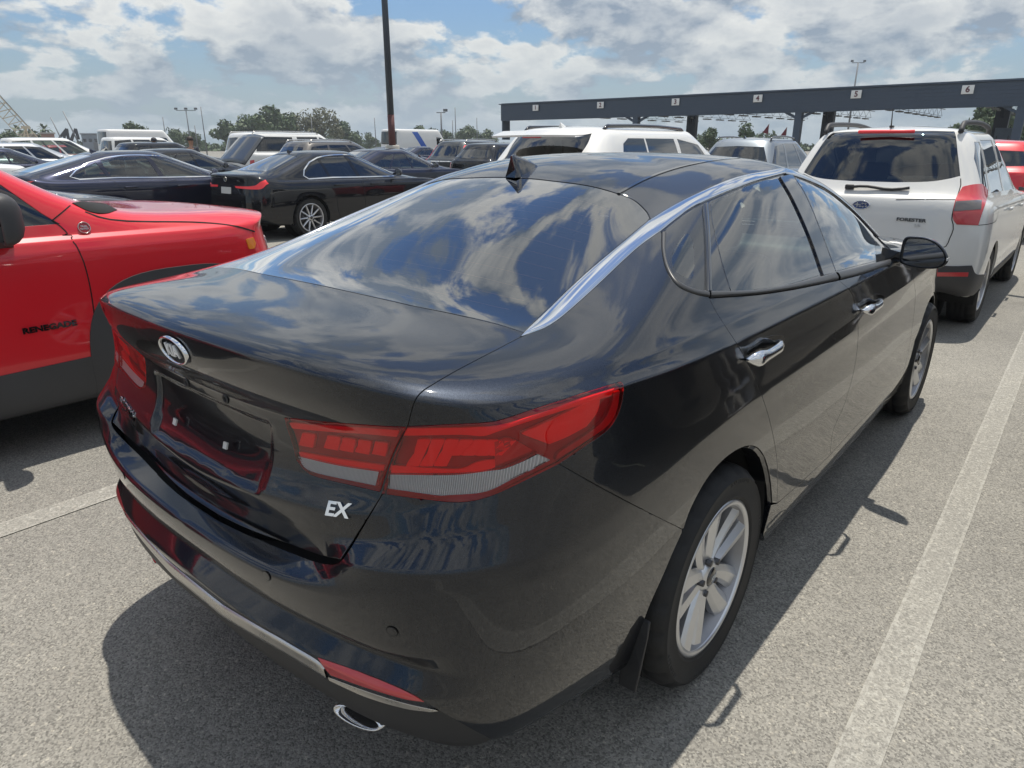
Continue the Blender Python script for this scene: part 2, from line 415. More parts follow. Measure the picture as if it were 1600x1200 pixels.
def resamp(P,n):
    P=np.asarray(P,float); d=np.r_[0,np.cumsum(np.hypot(*np.diff(P,axis=0).T))]; x=np.linspace(0,d[-1],n)
    return np.stack([np.interp(x,d,P[:,k]) for k in range(2)],1)
def strip(S,name,A,B,mat,parent,sides=(-1,1),bulge=.004,base=.001,n=48,m=6,depth=.006):
    """a trim strip swept between two lines on the surface with a rounded section"""
    A=resamp(A,n); B=resamp(B,n); V=[]; wd_=np.linalg.norm(S.ev(A[:,0],A[:,1])-S.ev(B[:,0],B[:,1]),axis=1); sc_=np.clip(wd_/.018,.04,1)
    for k in range(-1,m+2):
        f=min(max(k/m,0),1); q=A+(B-A)*f; P=S.ev(q[:,0],q[:,1]); _,_,N=S.frame(q[:,0],q[:,1])
        h=(base+bulge*math.sqrt(max(0,1-(2*f-1)**2)) if 0<=k<=m else base-depth)*sc_
        V.append(P+N*h[:,None])
    V=np.concatenate(V); F=[(j*n+i,j*n+i+1,(j+1)*n+i+1,(j+1)*n+i) for j in range(m+2) for i in range(n-1)]
    res=[]
    for sd in sides:
        b=MB(); b.add(V*np.array([1,sd,1.]),F,True); res.append(b.build(name,mat,parent))
    if 0 in sides:pass
    return res
# ------------------------------------------------------------------ materials
def newmat(name):
    m=bpy.data.materials.new(name); m.use_nodes=True; nt=m.node_tree
    for n in list(nt.nodes): nt.nodes.remove(n)
    out=nt.nodes.new('ShaderNodeOutputMaterial'); return m,nt,out
def N_(nt,typ,**kw):
    n=nt.nodes.new('ShaderNode'+typ)
    for k,v in kw.items():
        if k in n.inputs: n.inputs[k].default_value=v
        else: setattr(n,k,v)
    return n
def principled(name,color=(.5,.5,.5),rough=.5,metal=0.,coat=0.,coat_r=.03,spec=.5,emit=None,es=0,trans=0,ior=1.5,bump=0,bscale=200,var=0,vscale=5):
    m,nt,out=newmat(name); L=nt.links.new
    b=N_(nt,'BsdfPrincipled'); b.inputs['Base Color'].default_value=(*color,1); b.inputs['Roughness'].default_value=rough; b.inputs['Metallic'].default_value=metal
    b.inputs['Coat Weight'].default_value=coat; b.inputs['Coat Roughness'].default_value=coat_r; b.inputs['Specular IOR Level'].default_value=spec; b.inputs['IOR'].default_value=ior
    b.inputs['Transmission Weight'].default_value=trans
    if emit: b.inputs['Emission Color'].default_value=(*emit,1); b.inputs['Emission Strength'].default_value=es
    if bump or var: tc=N_(nt,'TexCoord')
    if bump:
        n=N_(nt,'TexNoise',Scale=bscale,Detail=3.); L(tc.outputs['Object'],n.inputs['Vector'])
        bp=N_(nt,'Bump',Strength=bump,Distance=.002); L(n.outputs['Fac'],bp.inputs['Height']); L(bp.outputs[0],b.inputs['Normal'])
    if var:
        n=N_(nt,'TexNoise',Scale=vscale,Detail=5.,Roughness=.6); L(tc.outputs['Object'],n.inputs['Vector'])
        mx=N_(nt,'MixRGB'); mx.inputs[1].default_value=(*[c*(1-var) for c in color],1); mx.inputs[2].default_value=(*[min(1,c*(1+var)) for c in color],1)
        L(n.outputs['Fac'],mx.inputs[0]); L(mx.outputs[0],b.inputs['Base Color'])
        mr=N_(nt,'MapRange'); mr.inputs['To Min'].default_value=max(0,rough-.08); mr.inputs['To Max'].default_value=min(1,rough+.1); L(n.outputs['Fac'],mr.inputs[0]); L(mr.outputs[0],b.inputs['Roughness'])
    L(b.outputs[0],out.inputs[0]); return m
def paint(name,color,metal=0.,rough=.4,coat=1.,flake=0.,dust=.06,dustcol=(.30,.28,.25)):
    """car paint: metal flake base under clear coat, with a thin uneven film of dust"""
    m,nt,out=newmat(name); L=nt.links.new; tc=N_(nt,'TexCoord')
    b=N_(nt,'BsdfPrincipled'); b.inputs['Metallic'].default_value=metal; b.inputs['Roughness'].default_value=rough; b.inputs['Coat Weight'].default_value=coat; b.inputs['Coat IOR'].default_value=1.52; b.inputs['Specular IOR Level'].default_value=.0 if metal else .3
    n=N_(nt,'TexNoise',Scale=3.5,Detail=8.,Roughness=.65); L(tc.outputs['Object'],n.inputs['Vector'])
    r=N_(nt,'MapRange'); r.inputs['From Min'].default_value=.35; r.inputs['From Max'].default_value=.8; r.inputs['To Min'].default_value=dust*.25; r.inputs['To Max'].default_value=dust; L(n.outputs['Fac'],r.inputs[0])
    mx=N_(nt,'MixRGB'); mx.inputs[1].default_value=(*color,1); mx.inputs[2].default_value=(*dustcol,1); L(r.outputs[0],mx.inputs[0]); 
    if flake:
        v=N_(nt,'TexVoronoi',Scale=900.); L(tc.outputs['Object'],v.inputs['Vector'])
        hs=N_(nt,'MixRGB',blend_type='OVERLAY'); hs.inputs[0].default_value=flake; L(mx.outputs[0],hs.inputs[1]); L(v.outputs['Color'],hs.inputs[2])
        bw=N_(nt,'RGBToBW'); L(v.outputs['Color'],bw.inputs[0])
        mm=N_(nt,'MapRange'); mm.inputs['To Min'].default_value=.55; mm.inputs['To Max'].default_value=1.6; L(bw.outputs[0],mm.inputs[0])
        ml=N_(nt,'MixRGB',blend_type='MULTIPLY'); ml.inputs[0].default_value=flake; L(mx.outputs[0],ml.inputs[1]); L(mm.outputs[0],ml.inputs[2])
        L(ml.outputs[0],b.inputs['Base Color'])
    else: L(mx.outputs[0],b.inputs['Base Color'])
    cr=N_(nt,'MapRange'); cr.inputs['To Min'].default_value=.015; cr.inputs['To Max'].default_value=.05; L(n.outputs['Fac'],cr.inputs[0]); L(cr.outputs[0],b.inputs['Coat Roughness'])
    o=N_(nt,'TexNoise',Scale=90.,Detail=1.); L(tc.outputs['Object'],o.inputs['Vector'])
    bp=N_(nt,'Bump',Strength=.012,Distance=.002); L(o.outputs['Fac'],bp.inputs['Height']); L(bp.outputs[0],b.inputs['Coat Normal'])
    L(b.outputs[0],out.inputs[0]); return m
def thin_glass(name,tint=(.5,.55,.52),rough=.0,ior=1.5,boost=1.):
    """a single pane: fresnel reflection over a tinted see-through"""
    m,nt,out=newmat(name); L=nt.links.new
    t=N_(nt,'BsdfTransparent'); t.inputs[0].default_value=(*tint,1)
    g=N_(nt,'BsdfGlossy'); g.inputs['Roughness'].default_value=rough; g.inputs[0].default_value=(1,1,1,1)
    f=N_(nt,'Fresnel',IOR=ior)
    mu=N_(nt,'Math',operation='MULTIPLY',use_clamp=True); mu.inputs[1].default_value=boost; L(f.outputs[0],mu.inputs[0])
    mx=N_(nt,'MixShader'); L(mu.outputs[0],mx.inputs[0]); L(t.outputs[0],mx.inputs[1]); L(g.outputs[0],mx.inputs[2]); L(mx.outputs[0],out.inputs[0])
    return m
M={}
M['kia']=paint('graphite_metallic_paint',(.012,.0145,.020),metal=.8,rough=.40,flake=.8,dust=.006)
M['red']=paint('red_paint',(.62,.010,.020),metal=.0,rough=.35,dust=.03,dustcol=(.45,.2,.18))
M['white']=paint('white_paint',(.72,.72,.70),rough=.4,dust=.10,dustcol=(.5,.48,.44))
M['silverw']=paint('pearl_white_paint',(.66,.66,.64),rough=.35,metal=.05,dust=.12,dustcol=(.45,.43,.38))
M['black']=paint('black_paint',(.008,.009,.012),rough=.35,metal=.2,dust=.03)
M['navy']=paint('dark_navy_paint',(.012,.014,.030),rough=.35,metal=.4,dust=.03)
M['dgrey']=paint('dark_grey_paint',(.05,.055,.06),rough=.4,metal=.5,dust=.05)
M['grey']=paint('grey_blue_paint',(.22,.25,.28),rough=.4,metal=.5,dust=.06)
M['silver']=paint('silver_paint',(.45,.47,.49),rough=.38,metal=.6,dust=.06)
M['gun']=paint('bronze_grey_paint',(.12,.115,.11),rough=.4,metal=.6,dust=.08)
M['chrome']=principled('chrome',(.72,.73,.75),.06,1.)
M['satin']=principled('satin_metal_trim',(.55,.54,.52),.28,1.,var=.08,vscale=20)
M['alloy']=principled('alloy_wheel_metal',(.60,.61,.63),.30,.85,coat=.3,var=.12,vscale=12)
M['dalloy']=principled('dark_alloy_metal',(.07,.07,.075),.35,.7,var=.1,vscale=12)
M['plastic']=principled('black_textured_plastic',(.022,.022,.023),.55,bump=.25,bscale=500,var=.25,vscale=7)
M['cladding']=principled('dark_grey_cladding_plastic',(.045,.045,.048),.55,bump=.25,bscale=400,var=.2,vscale=6)
M['gloss']=principled('gloss_black_trim',(.006,.006,.007),.08,coat=1.)
M['belt']=principled('satin_belt_moulding',(.055,.055,.055),.38,.3,var=.15,vscale=10)
M['void']=principled('unlit_black',(.004,.004,.004),.9)
M['liner']=principled('wheel_liner_felt',(.012,.012,.012),.9,bump=.4,bscale=300)
M['rubber']=principled('tyre_rubber',(.012,.012,.012),.72,bump=.3,bscale=160,var=.35,vscale=9)
M['sidewall_letter']=principled('worn_sidewall_letters',(.035,.034,.032),.7)
M['pole']=principled('dark_pole_paint',(.045,.055,.07),.45,.3,var=.15,vscale=1.)
M['glass']=thin_glass('side_window_glass',(.60,.70,.66),ior=1.52,boost=2.0)
M['glassd']=thin_glass('privacy_glass',(.09,.10,.11),ior=1.52,boost=2.0)
M['glassr']=thin_glass('rear_window_glass',(.17,.18,.19),ior=1.52,boost=2.3)
M['frit']=principled('ceramic_frit',(.012,.013,.014),.22,coat=.6)
M['lens_red']=thin_glass('red_lamp_lens',(1.0,.20,.20),ior=1.49,boost=1.2)
M['lens_clear']=thin_glass('clear_lamp_lens',(.97,.97,.97),ior=1.49,boost=1.3)
M['lamp_red']=principled('red_reflector',(.95,.05,.06),.35,.0,coat=.3)
M['lamp_deep']=principled('deep_red_plastic',(.34,.012,.02),.3,coat=.3)
M['lamp_mid']=principled('mid_red_plastic',(.50,.04,.045),.3,coat=.8)
def ribbed(name,color):
    m,nt,out=newmat(name); L=nt.links.new; b=N_(nt,'BsdfPrincipled',Roughness=.3,Metallic=.1); b.inputs['Base Color'].default_value=(*color,1)
    tc=N_(nt,'TexCoord'); w=N_(nt,'TexWave',Scale=95.,Distortion=.0,Detail=0.); w.bands_direction='Y'; L(tc.outputs['Object'],w.inputs['Vector'])
    mx=N_(nt,'MixRGB'); mx.inputs[1].default_value=(*[c*.62 for c in color],1); mx.inputs[2].default_value=(*color,1); L(w.outputs['Fac'],mx.inputs[0]); L(mx.outputs[0],b.inputs['Base Color'])
    bp=N_(nt,'Bump',Strength=.8,Distance=.004); L(w.outputs['Fac'],bp.inputs['Height']); L(bp.outputs[0],b.inputs['Normal']); L(b.outputs[0],out.inputs[0]); return m
M['lamp_white']=ribbed('clear_lamp_reflector',(.95,.95,.95))
M['lamp_smoke']=principled('smoked_lamp_plastic',(.12,.11,.11),.2,coat=.8)
M['amber']=principled('amber_plastic',(.75,.22,.015),.25,coat=.8)
M['mirror']=principled('mirror_glass',(.62,.64,.66),.01,1.)
M['seat']=principled('dark_seat_leather',(.030,.030,.033),.5,bump=.2,bscale=120)
M['trimi']=principled('light_interior_trim',(.34,.34,.33),.7)
M['dash']=principled('dashboard_plastic',(.02,.02,.021),.6)
M['wire']=principled('heater_wire',(.62,.26,.14),.5)
M['barrel']=principled('wheel_barrel_metal',(.30,.30,.31),.45,.7,var=.2,vscale=14)
M['letter']=principled('bright_silver_letters',(.86,.86,.86),.45,.0)
M['plate']=principled('licence_plate_white',(.55,.55,.53),.4)
M['white_plastic']=principled('white_plastic',(.72,.72,.70),.4)
def wash(name,shape='ribs'): pass
def text_mesh(name,txt,size,mat,parent,origin,ex,ey,ext=.002,shear=0,space=1.,bevel=0.,bold=0.,xs=1.,align='CENTER'):
    """raised lettering; ex reading direction, ey letter up"""
    cu=bpy.data.curves.new('tmp','FONT'); cu.body=txt; cu.size=size; cu.extrude=ext; cu.shear=shear; cu.space_character=space; cu.align_x=align; cu.align_y='CENTER'; cu.bevel_depth=bevel; cu.offset=bold; cu.resolution_u=3
    o=bpy.data.objects.new('tmp',cu); me=bpy.data.meshes.new_from_object(o); bpy.data.objects.remove(o); bpy.data.curves.remove(cu)
    ex=Vector(ex).normalized(); ey=Vector(ey); ey=(ey-ex*ey.dot(ex)).normalized(); ez=ex.cross(ey)
    Mx=Matrix((ex,ey,ez)).transposed()
    for v in me.vertices: v.co=Mx@Vector((v.co.x*xs,v.co.y,v.co.z))+Vector(origin)
    me.name=name; me.materials.clear(); me.materials.append(mat); ob=bpy.data.objects.new(name,me); col.objects.link(ob); ob.parent=parent
    return ob

# ------------------------------------------------------------------ the dark sedan's body surface
NC=21; CC=np.arange(NC)
PLX=pchip(range(NC),[-1.085,-1.08,-1.06,-1.03,-.99,-.925,-.82,-.65,-.40,-.05,.35,.8,1.25,1.7,2.15,2.6,3.0,3.35,3.55,3.70,3.77],CC)
PLW=pchip(range(NC),[0,.22,.42,.58,.70,.785,.85,.892,.915,.925,.928,.93,.93,.928,.922,.915,.90,.82,.68,.40,0],CC)
_tx=np.gradient(PLX); _tw=np.gradient(PLW); _tx[0]=0; _tx[-1]=0
_l=np.hypot(_tx,_tw); PNX,PNW=_tw/_l,-_tx/_l            # inward plan normal
def lowrow(ins,z):
    i=pchip(*zip(*ins),CC); zz=pchip(*zip(*z),CC)
    w=np.maximum(PLW+PNW*i,0); w[0]=w[-1]=0
    return np.stack([PLX+PNX*i,w,zz],-1)
def keyrow(keys):
    k=sorted(keys); return np.stack([pchip(k,[keys[c][a] for c in k],CC) for a in range(3)],-1)
def Z(rear,side,*,f16=None,f20=None):
    """z keys: rear list [(col,z)], side value held over the doors, nose lower"""
    return rear+[(9,side),(13,side*.985),(16,f16 or side*.96),(20,f20 or .2+(side-.2)*.76)]
ROWS=[
 lowrow([(0,.15),(3,.16),(5,.22),(8,.18),(16,.2),(20,.3)],Z([(0,.36),(5,.25),(7,.26)],.21)),
 lowrow([(0,.034),(3,.045),(4,.070),(5,.080),(7,.075),(9,.055),(16,.06),(20,.08)],Z([(0,.375),(3,.335),(5,.27),(7,.28)],.205)),
 lowrow([(0,.010),(3,.014),(4,.032),(5,.050),(8,.050),(9,.036),(16,.04),(20,.02)],Z([(0,.44),(4,.385),(5,.345),(7,.335)],.27)),
 lowrow([(0,.006),(4,.016),(5,.032),(8,.034),(9,.034),(20,0)],Z([(0,.495),(4,.455),(5,.43),(7,.42)],.36)),
 lowrow([(0,-.006),(4,.004),(5,.022),(8,.026),(9,.030),(20,0)],Z([(0,.538),(3,.505),(4,.50),(5,.49),(7,.48)],.45)),
 lowrow([(0,.034),(3,.036),(4,.034),(5,.017),(8,.018),(9,.024),(20,.01)],Z([(0,.578),(3,.562),(4,.555),(5,.545),(7,.54)],.53)),
 lowrow([(0,.016),(3,.016),(4,.016),(5,.011),(8,.012),(9,.017),(20,.01)],Z([(0,.592),(3,.582),(4,.585),(5,.60),(7,.60)],.61)),
 lowrow([(0,.0),(5,.002),(8,.006),(9,.008),(20,.03)],Z([(0,.640),(3,.66),(4,.69),(5,.70),(7,.695)],.72)),
 lowrow([(0,.0),(3,-.004),(5,-.002),(8,.003),(20,.05)],Z([(0,.678),(2,.686),(3,.715),(4,.745),(5,.752),(6,.742),(7,.74)],.81)),
 lowrow([(0,.072),(2,.066),(3,.006),(4,-.002),(5,-.002),(6,.000),(8,.002),(10,.004),(20,.06)],Z([(0,.694),(2,.71),(3,.768),(4,.787),(5,.79),(6,.785),(7,.79)],.87)),
 lowrow([(0,.080),(3,.052),(4,.038),(5,.034),(6,.020),(8,.006),(10,.010),(13,.011),(20,.08)],Z([(0,.730),(3,.80),(4,.835),(5,.85),(7,.885)],.93)),
 lowrow([(0,.060),(3,.058),(4,.062),(5,.060),(6,.034),(8,.011),(10,.017),(13,.018),(20,.10)],Z([(0,.785),(3,.85),(5,.915),(7,.95)],.985)),
 lowrow([(0,.108),(3,.092),(4,.076),(5,.070),(6,.042),(8,.014),(10,.021),(13,.022),(20,.12)],Z([(0,.87),(3,.915),(5,.965),(7,1.02)],1.03,f16=.95)),
 lowrow([(0,.104),(3,.092),(4,.076),(5,.072),(6,.046),(8,.015),(10,.022),(13,.023),(20,.14)],Z([(0,.99),(3,1.0),(5,1.02),(6,1.05),(7,1.075)],1.058,f16=.975)),
 lowrow([(0,.058),(3,.064),(4,.070),(5,.072),(6,.058),(8,.036),(10,.040),(13,.040),(20,.15)],Z([(0,1.065),(5,1.062),(7,1.085)],1.078,f16=.985)),
 keyrow({0:(-1.035,0,1.135),2:(-1.013,.41,1.13),4:(-.93,.66,1.105),5:(-.87,.735,1.09),6:(-.77,.80,1.085),8:(-.38,.865,1.10),12:(1.25,.88,1.075),14:(2.15,.87,1.02),16:(2.98,.83,.965),17:(3.25,.74,.91),18:(3.43,.60,.88),20:(3.6,0,.87)}),
 keyrow({0:(-1.0,0,1.16),2:(-.98,.40,1.155),4:(-.90,.64,1.128),5:(-.84,.71,1.115),6:(-.73,.775,1.108),8:(-.36,.85,1.112),12:(1.25,.866,1.09),14:(2.15,.845,1.04),16:(2.9,.77,.99),17:(3.12,.67,.95),18:(3.28,.54,.92),20:(3.42,0,.915)}),
 keyrow({0:(-.80,0,1.168),2:(-.785,.38,1.162),4:(-.74,.605,1.142),5:(-.69,.675,1.135),6:(-.60,.74,1.13),8:(-.30,.832,1.13),12:(1.25,.85,1.107),14:(2.1,.80,1.07),16:(2.6,.66,1.05),18:(2.9,.42,1.03),20:(3.0,0,1.03)}),
 keyrow({0:(-.57,0,1.165),2:(-.565,.33,1.16),4:(-.54,.56,1.148),5:(-.50,.635,1.148),6:(-.42,.70,1.155),8:(-.20,.795,1.172),10:(.35,.825,1.152),12:(1.2,.83,1.125),14:(1.95,.77,1.09),15:(2.1,.7,1.09),16:(2.2,.6,1.09),18:(2.38,.32,1.10),20:(2.45,0,1.10)}),
 keyrow({0:(-.25,0,1.285),2:(-.25,.31,1.275),4:(-.24,.51,1.25),5:(-.21,.575,1.245),6:(-.13,.635,1.25),8:(.05,.72,1.26),10:(.5,.758,1.26),12:(1.15,.765,1.235),14:(1.78,.73,1.19),16:(1.97,.58,1.195),18:(2.1,.31,1.215),20:(2.15,0,1.22)}),
 keyrow({0:(.0,0,1.375),2:(.0,.29,1.365),4:(.01,.47,1.335),5:(.04,.53,1.325),6:(.10,.582,1.325),8:(.28,.65,1.345),10:(.6,.685,1.36),12:(1.05,.69,1.355),14:(1.53,.67,1.315),16:(1.68,.55,1.31),18:(1.78,.3,1.335),20:(1.82,0,1.34)}),
 keyrow({0:(.17,0,1.43),2:(.17,.28,1.42),4:(.165,.44,1.385),5:(.165,.51,1.355),6:(.22,.565,1.355),8:(.42,.60,1.405),10:(.66,.63,1.43),12:(1.0,.635,1.435),14:(1.3,.61,1.405),16:(1.43,.53,1.41),18:(1.5,.3,1.44),20:(1.53,0,1.445)}),
 keyrow({0:(.30,0,1.462),2:(.31,.22,1.455),4:(.34,.36,1.442),5:(.38,.41,1.437),6:(.44,.45,1.437),8:(.56,.50,1.452),10:(.72,.52,1.470),12:(.95,.525,1.474),14:(1.15,.50,1.462),16:(1.28,.42,1.465),18:(1.35,.24,1.476),20:(1.38,0,1.48)}),
 keyrow({0:(.48,0,1.487),3:(.51,.2,1.482),6:(.6,.26,1.482),8:(.66,.28,1.487),10:(.76,.29,1.492),12:(.9,.29,1.494),14:(1.03,.27,1.490),17:(1.15,.18,1.490),20:(1.2,0,1.491)}),
 keyrow({0:(.56,0,1.492),10:(.8,0,1.498),20:(1.12,0,1.495)}),
]
KS=Surf(np.array(ROWS),crease={4:.15,5:.15,6:.2,8:.14,9:.14,10:.2,11:.2,13:.14,15:.25})

# ------------------------------------------------------------------ the dark sedan in the middle
kia=empty('sedan_car',(0,0,0),0,'dark graphite metallic sedan with chrome window trim, filling the foreground','car')
K=lambda *pts: KS.px(pts)
def J(*parts): return np.concatenate([np.atleast_2d(np.asarray(p,float)) for p in parts])
def c0(q): return np.array([[0.,q[1]]])                   # the same height on the centre line
# traced lines -------------------------------------------------
glass_base=KS.px(smooth([(640,477),(700,489),(770,505),(819,520)],6))
chrome_in=KS.px(smooth([(819,520),(854,486),(916,427),(979,374),(1016,343)],6))
chrome_in2=KS.px(smooth([(1016,343),(1050,322),(1088,303),(1150,277),(1225,262)],6))
chrome_out=KS.px(smooth([(819,524),(863,505),(916,461),(991,391),(1031,361)],6))
chrome_out2=KS.px(smooth([(1031,361),(1060,338),(1091,318),(1166,288),(1226,271)],6))
header=KS.px(smooth([(840,279.5),(916,289),(966,302),(991,312),(1010,329),(1017,342)],6))
trunk_gap=KS.px(smooth([(816,525),(770,549),(720,575),(680,598),(657,614),(646,632),(637,666)],6))
lampO_top=KS.px(smooth([(637,667),(680,665),(756,661),(788,655),(853,633),(918,612),(969,596.5)],5))
lampO_tip=KS.px(smooth([(969,596.5),(974,603),(972,625),(964,650),(949,672),(918,695),(873,725)],5))
lampO_bot=KS.px(smooth([(873,725),(832,745),(788,766),(756,778),(723,784),(680,782),(597,771)],5))
split=KS.px(smooth([(637,667),(616,712),(597,771)],6))
lid_side=KS.px(smooth([(597,772),(576,806),(557,836),(542,858)],5))
lid_bot=KS.px(smooth([(532,874),(500,868),(460,854),(420,839),(380,822.5),(343,804.5)],5))
lid_bot=J(lid_bot,c0(lid_bot[-1]))
lampI=path([(445,653),(507,659.5),(593,666),(634,668)],[(634,668),(613,710),(593,768)],[(593,768),(550,758),(492,744),(474,733),(463,718)],[(463,718),(445,653)])
lampI=KS.px(lampI)
bgap=KS.px(smooth([(873,725),(940,762),(1010,799),(1066,827)],5))
arch=KS.px(smooth([(1067,829),(1078,798),(1095,764),(1114,736),(1137,713),(1163,698),(1183,699),(1196,717),(1204,750),(1207,786)],5))
door_r=KS.px(smooth([(1108,466),(1122,492),(1165,560),(1192,622),(1208,680),(1215,730),(1214,786)],5))
door_f=KS.px(smooth([(1311,438),(1330,457),(1337,485),(1341,522),(1335,575),(1320,630),(1302,672),(1297,711)],5))
belt_r=KS.px(smooth([(1108,466),(1180,461),(1242,452),(1311,438)],5))
door_bot=KS.px(smooth([(1214,787),(1255,751),(1297,711)],4)); door_bot2=KS.px(smooth([(1297,711),(1355,648),(1405,611)],4))
belt_f=KS.px(smooth([(1311,438),(1350,428),(1392,415),(1424,421)],4))
door_ff=KS.px(smooth([(1424,421),(1430,455),(1428,490),(1420,545),(1405,611)],4))
AP_U=J(chrome_in2[-1:],[[13.0,20.95],[13.75,20.65],[14.1,19.9],[14.2,19.0],[14.25,18.25]]); AP_U=np.array(smooth(AP_U,6))       # A-pillar: upper and lower edge of the chrome
AP_L=J(chrome_out2[-1:],[[12.7,20.55],[13.35,20.25],[13.72,19.6],[13.85,18.9],[13.9,18.25]]); AP_L=np.array(smooth(AP_L,6))
# body panels ---------------------------------------------------
lid=J(c0(glass_base[0]),glass_base,trunk_gap[1:],split[1:],lid_side[1:],lid_bot)
lidhole=lampI
def plate_recess(TR,V):
    y=np.abs(V[:,1]); z=V[:,2]; x=V[:,0]; sm=lambda v:np.clip(v,0,1)**2*(3-2*np.clip(v,0,1))
    return -.011*sm((.285-.10*(.95-z)-y)/.022)*sm((z-.800)/.020)*sm((.968-z)/.016)*(x<-.75)
panel(KS,'trunk_lid',lid,M['kia'],kia,(0,),holes=[lidhole],depth=.03,step=.075,disp=plate_recess)
qwin_out=KS.px(smooth([(1034,364),(1035,395),(1043,425),(1060,447),(1085,459),(1108,464)],5))
quarter=J(bgap,arch[1:],door_r[::-1],qwin_out[::-1],chrome_out[::-1],trunk_gap[1:],lampO_top[1:],lampO_tip[1:])
panel(KS,'quarter_panel',quarter,M['kia'],kia,(-1,1))
arch_low=KS.px(smooth([(1067,829),(1052,862),(1038,895),(1009,962),(991,1028)],5))
bump_low=KS.px(path([(991,1028),(984,1045),(940,1076),(866,1117),(800,1153),(779,1162)],[(779,1162),(735,1139),(688,1112),(657,1093),(627,1076),(560,1049),(493,1026),(447,1001),(407,977),(353,945),(335,933)],n=5))
bump_low=J(bump_low,c0(bump_low[-1]))
shelf=KS.px(smooth([(343,814),(380,832),(420,849),(460,865),(500,879),(527,880),(545,860),(560,835),(597,772)],5))
bumper=J(c0(shelf[0]),shelf,lampO_bot[::-1][1:],bgap[1:],arch_low[1:],bump_low[1:])
panel(KS,'rear_bumper',bumper,M['kia'],kia,(0,),depth=.025,step=.14)
rdoor=J(door_r[::-1],belt_r[1:],door_f[1:],door_bot[::-1][1:-1])
panel(KS,'rear_door',rdoor,M['kia'],kia,(-1,1))
fdoor=J(door_f[::-1],belt_f[1:],door_ff[1:],door_bot2[::-1][1:-1])
fd=panel(KS,'front_door',fdoor,M['kia'],kia,(-1,1))
# front fender, hood, nose (turned away from the photograph)
e1,e0=door_ff[0],door_ff[-1]
ct=KS.side([(2.805+.375*math.cos(a),.336+.375*math.sin(a)) for a in np.linspace(math.pi*.97,.03*math.pi,24)])
fend=J(door_ff[::-1],np.array([[14.3,18.2],[15.9,18.08],[15.55,17.78],[15.,17.2],[16.5,16.4],[17.6,15.6],[17.6,11.0],[17.2,6.0]]),ct[::-1],[[ct[0][0]-.05,3.0]])
panel(KS,'front_fender',fend,M['kia'],kia,(-1,1))
panel(KS,'hood',np.array([[20.,15.2],[18.6,15.2],[17.65,15.65],[16.5,16.45],[15.02,17.25],[15.6,17.8],[18.,17.95],[20.,17.95]]),M['kia'],kia,(0,))
panel(KS,'front_bumper',np.array([[20.,1.],[17.2,1.2],[16.3,2.2],[16.9,3.2],[17.2,6.0],[17.6,9.],[18.6,9.],[19.,5.],[20.,5.]]),M['kia'],kia,(0,))
panel(KS,'front_grille',np.array([[20.,5.05],[19.02,5.05],[18.62,9.05],[18.7,13.],[20.,13.]]),M['gloss'],kia,(0,),off=-.01)
panel(KS,'headlight',np.array([[18.6,9.05],[17.6,9.05],[17.62,15.5],[18.6,15.1]]),M['lens_clear'],kia,(-1,1))
panel(KS,'headlight_reflector',np.array([[18.6,9.05],[17.6,9.05],[17.62,15.5],[18.6,15.1]]),M['lamp_white'],kia,(-1,1),off=-.03)
panel(KS,'nose_panel',np.array([[20.,13.05],[18.7,13.05],[18.62,15.12],[20.,15.12]]),M['kia'],kia,(0,))
# sill
sl0=KS.px([(1204,830)])[0]; sill_low=np.stack([np.linspace(sl0[0],door_bot2[-1][0],24),np.full(24,1.0)],1)
sill=J(door_bot,door_bot2[1:],sill_low[::-1],KS.px([(1193,834),(1205,789)]))
panel(KS,'sill',sill,M['kia'],kia,(-1,1),depth=.03)
# roof: centre skin and the two side rails beyond the ditch strips
ditch=KS.px(smooth([(966,302),(1010,279),(1060,262),(1120,250),(1180,245)],6))
dl=ditch[-1]; ditch=J(ditch,[[dl[0]+2.2,dl[1]+.02],[15.2,21.3],[15.9,21.0]])
hd=J(c0(header[0]),header)
k_=int(np.argmin(np.abs(hd-ditch[0]).sum(1)))
roof=J(hd[:k_],ditch,[[18.,21.0],[20.,21.0],[20.,24.],[0.,24.]])
panel(KS,'roof',roof,M['kia'],kia,(0,),step=.2)
ri=chrome_in2[-1]
rail_low=J(chrome_in2,AP_U[1:])
railp=J(hd[k_:],rail_low[1:],[[16.,18.1],[16.1,19.],[16.05,20.3],[15.9,21.0]],ditch[::-1][1:])
panel(KS,'roof_rail_panel',railp,M['kia'],kia,(-1,1),gap=.0012)
for sd in(-1,1):
    dd=MB(); A,B,_=ribbon_on(KS,ditch[:-2],.010,.0022,sd); dd.ribbon(A,B); dd.build('roof_ditch_strip',M['gloss'],kia)
# glass -----------------------------------------------------------
rg=J(c0(glass_base[0]+[0,.02]),glass_base+[0,.02],chrome_in[1:-1]-[.03,0],header[::-1][1:],c0(header[0]))
panel(KS,'rear_window',rg,M['glassr'],kia,(0,),off=-.002,gap=.003,depth=.004)
fr_in=KS.px(path([(640,485),(720,494),(765,490)],[(765,490),(800,484),(825,472),(880,415),(925,368),(955,335),(964,322),(960,314)],[(960,314),(920,305),(840,295)],n=5))
fr=J(c0(fr_in[0]),fr_in,c0(fr_in[-1])); 
panel(KS,'rear_window_border',rg,M['frit'],kia,(0,),off=-.006,gap=.002,depth=.002,holes=None or ())if False else None
